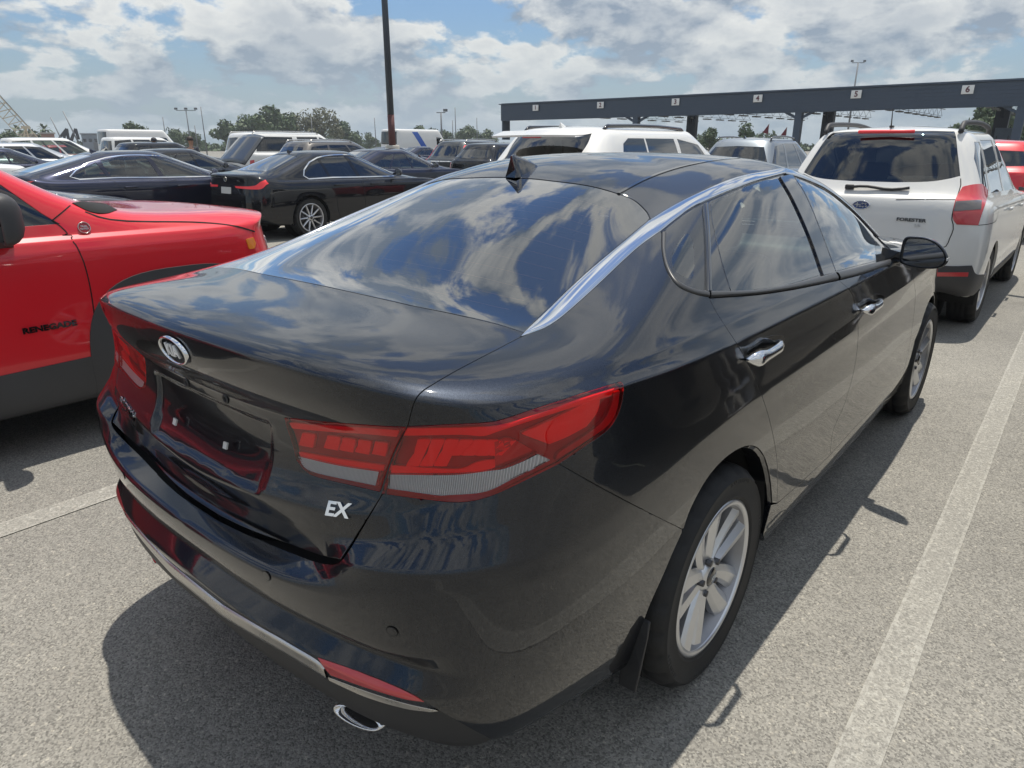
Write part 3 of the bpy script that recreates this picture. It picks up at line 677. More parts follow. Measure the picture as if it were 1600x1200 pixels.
# border band: same outline with the clear field cut out (drawn as two halves so that the hole stays open at the centre line)
band=J(c0(glass_base[0]+[0,.02]),glass_base+[0,.02],chrome_in[1:-1]-[.03,0],header[::-1][1:],c0(header[0]),c0(fr_in[-1]),fr_in[::-1],c0(fr_in[0]))
panel(KS,'rear_window_border',band,M['frit'],kia,(0,),off=-.0035,gap=0,depth=0)
ws=MB()
lo,hi=fr_in[0][1]+.12,fr_in[-1][1]-.15
for k in range(15):
    r=lo+(hi-lo)*k/14; tt=fr_in[np.argmin(np.abs(fr_in[8:-6,1]-r))+8][0]-.18
    t=np.linspace(0,tt,14); A,B,_=ribbon_on(KS,np.stack([t,r+0*t],1),.0022,-.004,-1); A2,B2,_=ribbon_on(KS,np.stack([t,r+0*t],1),.0022,-.004,1)
    ws.ribbon(A,B); ws.ribbon(A2,B2)
ws.build('rear_window_heater',M['wire'],kia)
panel(KS,'windshield',np.array([[20.,18.05],[18.,18.05],[16.1,18.0],[16.2,19.],[16.15,20.4],[16.,20.95],[18.,20.95],[20.,20.95]]),M['glass'],kia,(0,),off=-.003)
# side glass: traced; frames in gloss black behind
q_in=KS.px(path([(1036,362),(1060,342),(1096,318)],[(1096,318),(1104,380),(1106,455)],[(1106,455),(1083,452),(1061,442),(1046,421),(1038,395),(1036,362)],n=5))
panel(KS,'quarter_window',q_in,M['frit'],kia,(-1,1),off=-.004,gap=.0,depth=.004,holes=[KS.px(smooth([(1056,385),(1072,364),(1082,372),(1086,400),(1084,430),(1072,432),(1056,420),(1051,403)],4,True))],hole_skirt=False)
panel(KS,'quarter_pane',KS.px(smooth([(1056,385),(1072,364),(1082,372),(1086,400),(1084,430),(1072,432),(1056,420),(1051,403)],4,True)),M['glass'],kia,(-1,1),off=-.004,gap=-.001,depth=.002)
r_win=KS.px(path([(1112,317),(1150,298),(1185,284),(1215,276)],[(1215,276),(1235,310),(1262,370),(1282,428)],[(1282,428),(1220,446),(1145,455)],[(1145,455),(1131,410),(1115,345),(1112,317)],n=5))
panel(KS,'rear_door_window',r_win,M['glass'],kia,(-1,1),off=-.004,gap=0,depth=.003)
f_win=KS.px(path([(1243,275),(1262,279),(1300,300),(1335,330),(1362,352)],[(1362,352),(1367,375),(1370,406)],[(1370,406),(1335,415),(1308,422)],[(1308,422),(1285,360),(1262,305),(1243,275)],n=5))
panel(KS,'front_door_window',f_win,M['glass'],kia,(-1,1),off=-.004,gap=0,depth=.003)
# black pillar trim fills everything between the chrome and the belt
ctop=J(chrome_out2,KS.px([(1240,271)]))
trim_top=J(chrome_out2,AP_L[1:])
belt_up=KS.px(smooth([(1383,406),(1340,417),(1290,431),(1220,448),(1150,457),(1108,456)],4))
pill=J(trim_top,belt_up,KS.px([(1107,420),(1103,370),(1097,322)]))
panel(KS,'window_pillar_trim',pill,M['gloss'],kia,(-1,1),off=-.0055,gap=0,depth=.006,holes=[inset(KS,dens(r_win,.1),.004),inset(KS,dens(f_win,.1),.004)],hole_skirt=False)
bpil=KS.px(path([(1219,276),(1238,272)],[(1238,272),(1262,318),(1285,370),(1305,426)],[(1305,426),(1287,430)],[(1287,430),(1266,370),(1240,312),(1219,276)],n=4))
panel(KS,'centre_pillar',bpil,M['gloss'],kia,(-1,1),off=.001,gap=.001,depth=.006)
strip(KS,'window_divider',KS.px(smooth([(1098,321),(1103,380),(1105,455)],5)),KS.px(smooth([(1106,317),(1110,380),(1112,455)],5)),M['gloss'],kia,bulge=.003)
# chrome strip along the roof line, tapering onto the trunk
ch=J(chrome_in,chrome_in2[1:]); co=J(chrome_out,chrome_out2[1:])
tip_=KS.px([(814.5,525.)]); strip(KS,'chrome_roofline_strip',J(tip_,ch),J(tip_,co),M['chrome'],kia,bulge=.0035,n=90,m=10)
strip(KS,'chrome_window_strip',AP_U,AP_L,M['chrome'],kia,bulge=.004)
panel(KS,'door_corner_panel',J(belt_f[len(belt_f)//2:],[[14.28,18.2],[13.9,18.28]]),M['kia'],kia,(-1,1),off=-.001,gap=.001,depth=.01)
strip(KS,'belt_moulding',KS.px(smooth([(1109,465),(1180,460),(1242,451),(1310,437)],5)),KS.px(smooth([(1109,455),(1180,453),(1240,443),(1304,426)],5)),M['belt'],kia,bulge=.005)
strip(KS,'belt_moulding',KS.px(smooth([(1313,436.5),(1350,427),(1391,413)],5)),KS.px(smooth([(1307,425),(1345,416),(1390,405)],5)),M['belt'],kia,bulge=.005)
strip(KS,'quarter_window_surround',qwin_out,KS.px(smooth([(1041,363),(1040,395),(1047,421),(1062,441),(1083,451),(1106,455)],5)),M['belt'],kia,bulge=.004)
# inner shell that closes the gaps, with the wheel openings cut
wo=[KS.side([(x+.40*math.cos(a),.336+.40*math.sin(a)) for a in np.linspace(0,2*math.pi,32,endpoint=False) if .336+.40*math.sin(a)>.24]) for x in(0,2.805)]
panel(KS,'inner_shell',np.array([[0.,1.5],[20.,1.5],[20.,18.],[16.,17.7],[8.,17.3],[4.5,17.6],[0.,17.7]]),M['void'],kia,(0,),off=-.035,gap=0,depth=0,step=.25,holes=wo,hole_skirt=False)
panel(KS,'headliner',np.array([[0.,21.6],[4.,21.4],[8.,21.3],[12.,21.2],[16.,21.2],[20.,21.3],[20.,24.],[0.,24.]]),M['trimi'],kia,(0,),off=-.035,gap=0,depth=0,step=.25)
panel(KS,'rear_pillar_lining',np.array([[4.6,17.6],[6.6,17.6],[6.6,21.6],[4.6,21.6]]),M['dash'],kia,(-1,1),off=-.03,gap=0,depth=0,step=.25)
# rear lower trim ---------------------------------------------------
s_top=KS.px(smooth([(335,938),(353,951),(407,983.5),(447,1006),(490,1032),(506,1046)],5)); s_bot=KS.px(smooth([(335,953),(353,967),(407,999),(447,1022),(480,1042),(511,1061)],5))
strip(KS,'silver_bumper_strip',J(c0(s_top[0]),s_top),J(c0(s_bot[0]),s_bot),M['satin'],kia,(-1,1),bulge=.0012,base=.0005,depth=.008)
tail=J(KS.px(smooth([(513,1059),(570,1080),(630,1099),(684,1111)],5)),KS.px(smooth([(672,1112),(630,1106),(570,1088),(515,1063)],5)))
panel(KS,'silver_strip_end',tail,M['satin'],kia,(-1,1),off=.001,gap=0,depth=.006,step=.08)
refl=KS.px(path([(496,1028),(560,1050),(627,1078),(662,1098)],[(662,1098),(630,1093),(570,1075),(516,1056)],[(516,1056),(504,1042),(496,1028)],n=5))
panel(KS,'rear_reflector',refl,M['lamp_mid'],kia,(-1,1),off=-.001,gap=.0008,depth=.006,step=.07)
vtop=J(bump_low[::-1],[])if False else bump_low
iv=int(np.argmin(np.abs(bump_low-KS.px([(779,1162)])[0]).sum(1)))
val=J(bump_low[iv:],[[0.,.3]],[[3.,.3]],[[4.6,.5]])
panel(KS,'rear_valance',val,M['plastic'],kia,(0,),off=-.004,gap=.0,depth=.01,step=.12,disp=lambda TR,V:-.012*np.clip((V[:,2]*0+1),0,1)*((TR[:,1]<3.1)).astype(float)*0)
# lamps ---------------------------------------------------------------
def lamp(name,outline,parts,lens,clear):
    for sd in(-1,1):
        e=mesh_obj(name,[(0,0,0)],[],M['lamp_deep'],kia) if False else None
    hs=panel(KS,name,outline,M['lamp_deep'],kia,(-1,1),off=-.012,gap=.0,depth=.004,step=.1)
    for pn,o_,mt,of in parts:
        ps=panel(KS,pn,o_,mt,None,(-1,1),off=of,gap=0,depth=abs(.012+of)*.95,step=.09,bev=.0015)
        for h,p in zip(hs,ps): p.parent=h
    for nm,o_,mt in lens:
        ps=panel(KS,nm,o_,mt,None,(-1,1),off=.0015,gap=.0012,depth=.010,step=.09,holes=[clear] if mt is M['lens_red'] else ())
        for h,p in zip(hs,ps): p.parent=h
    return hs
Z5=lambda *p:[(680+x/4.615,560+y/4.615) for x,y in p]
Z4=lambda *p:[(420+x/4.617,580+y/4.617) for x,y in p]
outerO=J(split[::-1],lampO_top[1:],lampO_tip[1:],lampO_bot[1:-1])
clearO=KS.px(path(Z4((865,745),(1200,750),(1385,745))+Z5((380,812),(500,795),(640,740),(740,690)),Z5((740,690),(830,732)),Z5((830,732),(700,800),(560,868),(420,940),(300,972),(100,985),(0,985))+Z4((860,845)),Z4((860,845),(865,745)),n=3))
segs=[]
for k in range(7):
    x=1000+k*104
    a=Z4((x+70,505),(x+160,505),(x+70,690),(x-20,690)) if k<3 else Z5((x-1201+70+0,600),(x-1201+165,600),(x-1201+60,705),(x-1201-30,705))
    segs.append(('led_segment',KS.px(a),M['lamp_red'],-.004))
partsO=[('rim_light',KS.px(path(Z4((965,470),(1385,460))+Z5((350,560),(480,520),(900,385),(1280,270)),Z5((1300,215),(900,350),(500,478),(300,505),(0,515))+Z4((985,425)),n=4)),M['lamp_red'],-.003),
 ('lower_light_bar',KS.px(path(Z4((880,690),(1200,715),(1385,715))+Z5((300,760),(430,740)),Z5((430,790),(300,820),(0,830))+Z4((870,735)),n=3)),M['lamp_red'],-.004),
 ('outer_reflector',KS.px(path(Z5((630,545),(900,425),(1195,272)),Z5((1195,272),(1180,380),(1100,490)),Z5((1100,490),(960,565),(830,618)),Z5((830,618),(740,585),(630,545)),n=4)),M['lamp_red'],-.002),
 ('triangle_reflector',KS.px(path(Z5((430,610),(540,585),(710,668)),Z5((710,668),(560,730),(440,775)),n=3)),M['lamp_mid'],-.004),
 ('outer_rim',KS.px(path(Z5((1300,250),(1290,330),(1230,450),(1100,560),(900,690)),Z5((880,730),(1100,595),(1260,480),(1320,370),(1340,240)),n=4)),M['lamp_mid'],-.003),
 ('reversing_reflector',clearO,M['lamp_white'],-.004)]+segs
lo_=lamp('tail_light',outerO,partsO,[('red_lens',outerO,M['lens_red']),('clear_lens',clearO,M['lens_clear'])],clearO)
segI=[('led_segment',KS.px(Z4((x+15,y),(x+105,y+12),(x+85,y+100),(x-10,y+82))),M['lamp_red'],-.004) for x,y in((215,455),(395,475),(505,490),(620,505),(740,518))]
clearI=KS.px(path(Z4((215,615),(500,680),(795,725)),Z4((795,725),(770,825)),Z4((770,825),(500,770),(330,730),(255,690),(215,615)),n=4))
partsI=[('rim_light',KS.px(Z4((140,380),(550,415),(930,440),(910,480),(550,450),(160,415))),M['lamp_red'],-.003),
 ('lower_light_bar',KS.px(Z4((205,590),(500,645),(820,690),(810,720),(500,675),(215,612))),M['lamp_red'],-.004),
 ('reversing_reflector',clearI,M['lamp_white'],-.004)]+segI
li_=lamp('trunk_light',lampI,partsI,[('red_lens',lampI,M['lens_red']),('clear_lens',clearI,M['lens_clear'])],clearI)

# ------------------------------------------------------------------ wheels, mirrors, handles, badges, cabin of the dark sedan
def tyre_mesh(R0,W,rim,lug=True,n=96):
    """tyre lathe, outer face towards -y, with shoulder lugs and grooves"""
    h=W/2; prof=[(rim,-h*.80),(rim+.012,-h*.93),(rim+(R0-rim)*.16,-h*.965),(rim+(R0-rim)*.18,-h*.985),(rim+(R0-rim)*.22,-h*.985),(rim+(R0-rim)*.24,-h*.975),(rim+(R0-rim)*.55,-h*1.03),(rim+(R0-rim)*.70,-h*1.02),(rim+(R0-rim)*.715,-h*1.04),(rim+(R0-rim)*.735,-h*1.035),(rim+(R0-rim)*.75,-h*1.0),(rim+(R0-rim)*.82,-h*.975),(R0-.014,-h*.90),(R0-.004,-h*.78),
          (R0,-h*.60),(R0,-h*.40),(R0-.007,-h*.385),(R0-.007,-h*.32),(R0,-h*.30),(R0,-h*.05),(R0-.007,-h*.03),(R0-.007,h*.03),(R0,h*.05),(R0,h*.30),(R0-.007,h*.32),(R0-.007,h*.385),(R0,h*.40),(R0-.002,h*.7),(R0-.02,h*.92),(rim+(R0-rim)*.4,h*1.02),(rim,h*.8)]
    b=MB(); V=[]; F=[]
    for j,(r,y) in enumerate(prof):
        for k in range(n):
            rr=r
            if lug and 11<=j<=15 and k%4==0: rr=r-(.010 if j>11 else .006)
            a=2*math.pi*(k+(.35 if (lug and 11<=j<=15 and k%4==1) else 0)*-1)/n; V.append((rr*math.cos(a),y,rr*math.sin(a)))
    for j in range(len(prof)-1):
        for k in range(n): F.append((j*n+k,j*n+(k+1)%n,(j+1)*n+(k+1)%n,(j+1)*n+k))
    b.add(V,F,True)
    return b
def spoke(b,a0,a1,r0,r1,w0,w1,y0,y1,d=.03,ridge=.006):
    """one wheel spoke between hub (angle a0) and rim (angle a1), with a raised ridge"""
    n=7; L=[];
    for i in range(n):
        f=i/(n-1); r=r0+(r1-r0)*f; a=a0+(a1-a0)*f; w=(w0+(w1-w0)*f)/2; y=y0+(y1-y0)*(f**1.6)
        c=np.array([math.cos(a),0,math.sin(a)])*r; t=np.array([-math.sin(a),0,math.cos(a)])
        L.append([c+t*w+np.array([0,y+d,0]),c+t*w+np.array([0,y+.004,0]),c+t*w*.35+np.array([0,y-ridge,0]),c-t*w*.55+np.array([0,y-ridge*.3,0]),c-t*w+np.array([0,y+.007,0]),c-t*w+np.array([0,y+d,0])])
    V=[p for s in L for p in s]; F=[(i*6+k,i*6+(k+1)%6,(i+1)*6+(k+1)%6,(i+1)*6+k) for i in range(n-1) for k in range(6)]
    b.add(V,F,False)
def wheel(parent,loc,R0,W,rim,side=-1,style='twin',mrim=None,detail=True,cap=True,capmat=None):
    """wheel > tyre, rim (> hub_cap), brake_disc; outer face at local -y, mirrored for the left"""
    mrim=mrim or M['alloy']; e=empty('wheel',loc,0); e.parent=parent
    if side>0: e.rotation_euler=(0,0,math.pi)
    h=W/2
    tyre_mesh(R0,W,rim,detail,96 if detail else 40).build('tyre',M['rubber'],e)
    n=64 if detail else 32; br=MB(); br.lathe([(rim-.008,-h*.90),(rim-.014,-h*.80),(rim-.022,-h*.5),(rim-.03,h*.2),(rim-.01,h*.8)],n); br.build('wheel_barrel',M['barrel'],e)
    b=MB(); b.lathe([(rim+.010,-h*.86),(rim+.011,-h*.93),(rim+.002,-h*.97),(rim-.006,-h*.95),(rim-.009,-h*.88)],n)
    yo=-h*.78
    if style=='twin':
        for k in range(5):
            a=k*2*math.pi/5+.55
            spoke(b,a-.34,a-.24,.035,rim+.003,.042,.082,yo+.010,-h*.95+.012,ridge=.009)
            spoke(b,a+.34,a+.17,.035,rim+.003,.042,.074,yo+.013,-h*.95+.016,ridge=.007)
    elif style=='multi':
        for k in range(10):
            a=k*2*math.pi/10; spoke(b,a,a+.05,.05,rim-.01,.030,.024,yo+.010,yo)
    else:
        for k in range(5):
            a=k*2*math.pi/5+.3; spoke(b,a,a,.05,rim-.01,.07,.055,yo+.010,yo)
    b.lathe([(.001,yo-.004),(.036,yo-.004),(.050,yo+.004),(.058,yo+.02),(.07,yo+.05)],24)
    r=b.build('rim',mrim,e)
    if detail:
        lb=MB()
        for k in range(5):
            a=k*2*math.pi/5+.55; lb.lathe([(.001,yo+.004),(.010,yo+.004),(.010,yo+.02)],10,'y',(.052*math.cos(a),-.010,.052*math.sin(a)))
        lb.build('lug_nut',M['dalloy'],r)
    if cap:
        cb=MB(); cb.lathe([(.001,yo-.011),(.022,yo-.010),(.029,yo-.006),(.031,yo-.001)],28); cb.build('hub_cap',capmat or M['gloss'],r)
    db=MB(); db.lathe([(.06,-h*.15),(rim*.72,-h*.15),(rim*.72,-h*.05),(.06,-h*.05)],40); db.lathe([(.001,h*.1),(rim*.97,h*.1)],32)
    db.build('brake_disc',M['dalloy'],e)
    return e
KW=[wheel(kia,(x,s*(.905-.106),.336),  .336,.212,.227,-1 if s<0 else 1) for x in(0,2.805) for s in(-1,1)]
for w_ in KW:
    if w_.rotation_euler.z==0:
        yo=-.106*.78; rm=[c for c in w_.children if c.name.startswith('rim')][0]
        ty=[c for c in w_.children if c.name.startswith('tyre')][0]
        for txt_,a_ in(('215/55R17',1.25),('TOURING',-1.75),('94V',.2),('TUBELESS',3.6)):
            for i_,ch_ in enumerate(txt_):
                an=a_-(i_-len(txt_)/2)*.055; r_=.296; text_mesh('tyre_letter',ch_,.016,M['sidewall_letter'],ty,(r_*math.cos(an),-.106*1.028,r_*math.sin(an)),(math.sin(an),0,-math.cos(an)),(math.cos(an),0,math.sin(an)),.0008)
        text_mesh('hub_cap_letters','KIA',.020,M['plate'],rm,(0,yo-.0125,0),(1,0,0),(0,0,1),.0008,space=.9)
# wheel wells
for x in(0,2.805):
    for s in(-1,1):
        b=MB(); n=28; A=[];B=[]
        for k in range(n+1):
            a=math.pi*(1.08-1.16*k/n); p=(x+.395*math.cos(a),.336+.395*math.sin(a)); A.append((p[0],s*.885,p[1])); B.append((p[0],s*.55,p[1]))
        b.ribbon(A,B); b.poly([(x+.41*math.cos(2*math.pi*k/24),s*.56,.336+.41*math.sin(2*math.pi*k/24)) for k in range(24)])
        b.build('wheel_liner',M['liner'],kia)
# arch lip edges (rolled flange)
for s in(-1,1):
    b=MB(); P=resamp(J(arch_low[::-1],arch[1:]),60); V=KS.ev(P[:,0],P[:,1]); _,_,Nn=KS.frame(P[:,0],P[:,1]); C=np.array([0,0,.336])
    inw=C-V; inw[:,1]=0; inw/=np.linalg.norm(inw,axis=1,keepdims=True); m_=np.array([1,s,1.])
    b.ribbon((V-Nn*.004+inw*.001)*m_,(V-Nn*.012+inw*.010)*m_); b.ribbon((V-Nn*.012+inw*.010)*m_,(V-Nn*.06+inw*.011)*m_)
    b.build('arch_lip',M['kia'],kia)
# mud flaps behind the rear wheels
for s in(-1,1):
    b=MB(); pts=[(-.395,.900,.42),(-.412,.903,.38),(-.425,.900,.30),(-.43,.893,.225),(-.425,.84,.218),(-.41,.835,.30),(-.395,.84,.42)]
    b.prism([(x,s*y,z) for x,y,z in pts],(.010,0,0)); o=b.build('mud_flap',M['plastic'],kia)
    bv=o.modifiers.new('bev','BEVEL'); bv.width=.004; bv.segments=2
# under-tray so that no daylight shows below
b=MB(); b.box((1.35,0,.27),(4.3,1.10,.10)); b.box((1.4,0,.25),(2.05,1.62,.08)); b.box((-.62,0,.40),(.40,1.05,.08)); b.build('underbody',M['void'],kia)
# exhaust tips: oval, slanted
for s in(-1,1):
    b=MB(); c=Vector((-.992,s*.505,.322)); n=28; prof=[(1.06,.16,0),(1.09,.012,0),(1.08,.0,0),(1.02,-.004,0),(.95,-.002,0),(.89,.012,0),(.88,.10,0)]
    V=[];F=[]
    for sc_,dx,_ in prof:
        for k in range(n):
            a=2*math.pi*k/n; y=.060*math.cos(a)*sc_; z=.017*math.sin(a)*sc_; V.append((c.x+dx+.25*max(0,-z)*0+.35*(z+.03)*1.0+.25*y*s*1.0,c.y+y,c.z+z))
    for j in range(len(prof)-1):
        for k in range(n): F.append((j*n+k,j*n+(k+1)%n,(j+1)*n+(k+1)%n,(j+1)*n+k))
    b.add(V,F,True); b.build('exhaust_tip',M['chrome'],kia)
    b=MB(); b.poly([(c.x+.07+.25*.054*math.cos(2*math.pi*k/n)*s,c.y+.054*math.cos(2*math.pi*k/n),c.z+.015*math.sin(2*math.pi*k/n)) for k in range(n)]); b.build('exhaust_throat',M['void'],kia)
# parking sensors, tow cover
def on(t,r,off=0.):
    P=KS.ev(t,r); dt,dr,n=KS.frame(np.array([t]),np.array([r])); return P+n[0]*off,dt[0]/np.linalg.norm(dt[0]),dr[0]/np.linalg.norm(dr[0]),n[0]
def disc(name,q,r,off,mat,parent,side=-1,rim=None):
    P,dt,dr,n=on(q[0],q[1],off); m_=np.array([1,side,1.]); a=dt; c=np.cross(n,a); b=MB()
    V=[(P+n*.0006)*m_]+[(P+(a*math.cos(k*math.pi/10)+c*math.sin(k*math.pi/10))*r)*m_ for k in range(20)]
    b.add(V,[(0,k+1,(k+1)%20+1) for k in range(20)],True); return b.build(name,mat,parent)
for p in((417,899),(613,986)):
    q=KS.px([p])[0]
    for s in(-1,1): disc('parking_sensor_ring',q,.0125,.0012,M['void'],kia,s); disc('parking_sensor',q,.0105,.0018,M['kia'],kia,s)
# badges ---------------------------------------------------------------
def emblem(parent,P,ex,ey,n,rx,ry,txt,tsize,plate=None,ring=None):
    ex=np.asarray(ex)/np.linalg.norm(ex); ey=np.asarray(ey)-ex*np.dot(ey,ex); ey/=np.linalg.norm(ey); n=np.cross(ex,ey)
    b=MB(); k_=40; R_=[(.86,.004),(.88,.0065),(.94,.008),(1.0,.005),(1.02,0)]
    V=[P+ex*rx*f*math.cos(2*math.pi*k/k_)+ey*ry*f*math.sin(2*math.pi*k/k_)+n*h for f,h in R_ for k in range(k_)]
    b.add(V,[(j*k_+k,j*k_+(k+1)%k_,(j+1)*k_+(k+1)%k_,(j+1)*k_+k) for j in range(len(R_)-1) for k in range(k_)],True)
    o=b.build('emblem_ring',ring or M['chrome'],parent)
    b=MB(); b.poly([P+ex*rx*.88*math.cos(2*math.pi*k/k_)+ey*ry*.88*math.sin(2*math.pi*k/k_)+n*.004 for k in range(k_)]); b.build('emblem_field',plate or M['gloss'],o)
    if txt: text_mesh('emblem_letters',txt,tsize,M['letter'],o,P+n*.0055,ex,ey,.0015,xs=.88,bold=.0006)
    return o
q=KS.px([(290,553)])[0]; P,dt,dr,n=on(0.002,q[1],.001); P[1]=0
EX=np.array([0,-1,0.]); emblem(kia,P,EX,dr,n,.065,.034,'KIA',.042)
def badge(name,txt,px,size,left=False,mat=None,**kw):
    if left:
        o=Vector((CAM[0],-CAM[1],CAM[2])); d=pxray(*px); q=KS.cast(o,(d[0],-d[1],d[2])); sg=1
    else: q=KS.px([px])[0]; sg=-1
    P,dt,dr,n=on(q[0],q[1],.001); m_=np.array([1,sg,1.]); ex=dt*m_*(1 if sg<0 else -1)
    return text_mesh(name,txt,size,mat or M['chrome'],kia,P*m_,ex,dr*m_,.0018,**kw)
badge('trim_badge','EX',(527,797),.040,bold=.0012,xs=1.3,shear=.15)
badge('model_badge','OPTIMA',(199,637),.030,left=True,bold=.0008,xs=1.25)
# licence plate area: shallow panel with screw plugs and key lock lip
def px_t(p): return KS.px([p])[0]
def lidpt(p):
    o=Vector(CAM); d=pxray(*p); q=KS.cast(o,d)
    ql=KS.cast((CAM[0],-CAM[1],CAM[2]),(d[0],-d[1],d[2]))
    if q is not None and q[0]>1e-3: return q,-1
    return ql,1
for p in((276,659),(355,696)):
    q,s=lidpt(p); P,dt,dr,n=on(q[0],q[1],.002); m_=np.array([1,s,1.]); b=MB(); ex=dt*m_; ey=dr*m_; nn=n*m_
    V=[P*m_+ex*i*.008+ey*j*.008+nn*h for h in(0,.004) for i,j in((-1,-1),(1,-1),(1,1),(-1,1))]
    b.add(V,[(4,5,6,7),(0,1,5,4),(1,2,6,5),(2,3,7,6),(3,0,4,7)]); b.build('plate_screw_plug',M['plate'],kia)
for p in((292,598),(353,623)):
    q,s=lidpt(p); P,dt,dr,n=on(q[0],q[1],.0015); m_=np.array([1,s,1.]); b=MB()
    V=[(P+(dt*math.cos(k*math.pi/8)+np.cross(n,dt)*math.sin(k*math.pi/8))*r+n*h)*m_ for r,h in((.012,0),(.010,.002),(.007,.002),(.006,-.001)) for k in range(16)]
    b.add(V,[(j*16+k,j*16+(k+1)%16,(j+1)*16+(k+1)%16,(j+1)*16+k) for j in range(3) for k in range(16)],True); b.build('plate_light',M['plastic'],kia)
# door handles: cup recess and chrome grip with keyhole drop
def handle(pc,scale,door):
    q=KS.px([pc])[0]
    for s,d_ in zip((-1,1),door):
        m_=np.array([1,s,1.]); P,dt,dr,n=on(q[0],q[1]); ex=np.array([1,0,0.])-n*n[0]; ex/=np.linalg.norm(ex); ez=np.cross(ex,n); ez*=np.sign(ez[2])
        def pt(u,v,h): return (P+ex*u+ez*v+n*h)*m_
        b=MB(); L=[]
        for i in range(17):
            f=i/16; u=-.105+.21*f; e_=math.sin(math.pi*min(max((f-.0)/1,0),1)); w=.0115+.005*math.exp(-((f-.18)/.16)**2)+.002*math.exp(-((f-.9)/.1)**2); w*=min(1,(f+.02)*9,(1.03-f)*9)
            h=.004+.026*min(1,math.sin(math.pi*f)*2.4); dz=-.004*math.sin(math.pi*f)
            L.append([pt(u,dz+w*math.cos(a)*1.3,h+.010*math.sin(a)) for a in np.linspace(0,2*math.pi,12,endpoint=False)])
        V=[p for l in L for p in l]; b.add(V,[(i*12+k,i*12+(k+1)%12,(i+1)*12+(k+1)%12,(i+1)*12+k) for i in range(16) for k in range(12)],True); b.build('door_handle',M['chrome'],d_)
rds=[o for o in kia.children if o.name.startswith('rear_door') and 'window' not in o.name]; fds=[o for o in kia.children if o.name.startswith('front_door') and 'window' not in o.name]
handle((1187,548),1,rds); handle((1356,478),1,fds)
for c_,rx_,ry_,dd_ in(((1197,541),29,19,rds),((1363,471),17,13,fds)):
    cu=panel(KS,'handle_cup',KS.px([(c_[0]+rx_*math.cos(a)-.25*ry_*math.sin(a),c_[1]-.30*rx_*math.cos(a)+ry_*math.sin(a)*.8) for a in np.linspace(0,2*math.pi,28,endpoint=False)]),M['gloss'],None,(-1,1),off=.0008,gap=0,depth=.001,step=.08)
    for o_,p_ in zip(cu,dd_): o_.parent=p_
# door mirrors
def door_mirror(parent,c,s,paint_,glass=M['mirror'],sx=1.,sz=1.,yaw=-.28,outline=None):
    """housing with a squared inner end and a pointed outer end; flat glass facing back, turned towards the driver"""
    O=outline or [(-.110,.070),(-.06,.083),(.0,.082),(.05,.066),(.095,.030),(.118,-.012),(.108,-.045),(.07,-.066),(.0,-.074),(-.07,-.070),(-.112,-.055),(-.118,.0)]
    O=smooth(O,4,True); n=len(O); cy,sy=math.cos(yaw),math.sin(yaw)
    def pt(u,v,d): # u outwards, v up, d forward
        X=d*cy+u*sy*1.0; Y=u*cy-d*sy*.0; return (c[0]+X*sx,c[1]+s*Y*sx,c[2]+v*sz)
    b=MB(); L=[(.86,.004),(.93,.0),(.985,.004),(1.0,.015),(.985,.035),(.90,.060),(.72,.082),(.45,.096),(.15,.100),(.01,.100)]
    V=[pt(u*f,v*f,d) for f,d in L for u,v in O]; b.add(V,[(j*n+k,j*n+(k+1)%n,(j+1)*n+(k+1)%n,(j+1)*n+k) for j in range(len(L)-1) for k in range(n)],True)
    h=b.build('mirror_housing',paint_,parent)
    b=MB(); b.poly([pt(u*.87,v*.87,.006) for u,v in O]); b.build('mirror_glass',glass,h)
    return h
for s in(-1,1):
    h=door_mirror(kia,(1.585,s*1.005,1.10),s,M['kia'],sx=.82,sz=.80)
    b=MB(); b.prism([(1.62,s*.84,1.07),(1.72,s*.84,1.05),(1.70,s*.94,1.035),(1.62,s*.94,1.05)],(0,0,.04)); b.build('mirror_arm',M['gloss'],h)
    b=MB(); b.box((1.575,s*1.095,1.09),(.035,.006,.012),bev=.002); b.build('turn_repeater',M['lamp_white'],h)
# shark fin
b=MB(); q=KS.px([(806,272)])[0]; P,dt,dr,n=on(.003,q[1]); x0,z0=P[0]-.045,P[2]-.012
secs=[]
for i in range(15):
    f=i/14; x=x0+.0+.175*f; h=.072*(1-f)**.75*(1 if f>.0 else .92)+.002; w=.030*math.sqrt(max(1-f**2.2,0))*(.8 if f<.05 else 1)+.002
    zb=z0+.10*(.175*f)
    secs.append([(x-(.010*(1-f) if k==0 else 0),w*u,zb+h*v) for k,(u,v) in enumerate(((-1,0),(-.62,.35),(-.22,.8),(-.08,1.0),(.08,1.0),(.22,.8),(.62,.35),(1,0)))])
V=[p for s in secs for p in s]; b.add(V,[(i*8+k,i*8+k+1,(i+1)*8+k+1,(i+1)*8+k) for i in range(14) for k in range(7)],True); b.add(secs[0],[tuple(range(8))]); b.build('shark_fin_antenna',M['gloss'],kia)
# cabin
def seat(parent,x,y,z,w=.50,mat=None,back=.62,rake=.32,head=True):
    mat=mat or M['seat']; b=MB(); b.box((x+.22,y,z),(.50,w,.16),bev=.05)
    rot=Matrix.Rotation(-rake,3,'Y'); b.box((x-.06-.5*back*math.sin(rake),y,z+.5*back),(.15,w,back),rot,.05); o=b.build('seat',mat,parent)
    if head:
        b=MB(); b.box((x-.06-(back+.12)*math.sin(rake)+.02,y,z+back+.10),(.11,.27,.18),rot,.04); b.build('headrest',mat,o)
    return o
for s in(-1,1): seat(kia,1.15,s*.37,.52); seat(kia,.50,s*.36,.52,w=.62,back=.56,rake=.36)
b=MB(); b.box((.5,0,.50),(.5,1.25,.2),bev=.05); b.build('rear_bench',M['seat'],kia)
b=MB(); b.box((-.20,0,1.06),(.62,1.20,.03),bev=.01); b.build('parcel_shelf',M['dash'],kia)
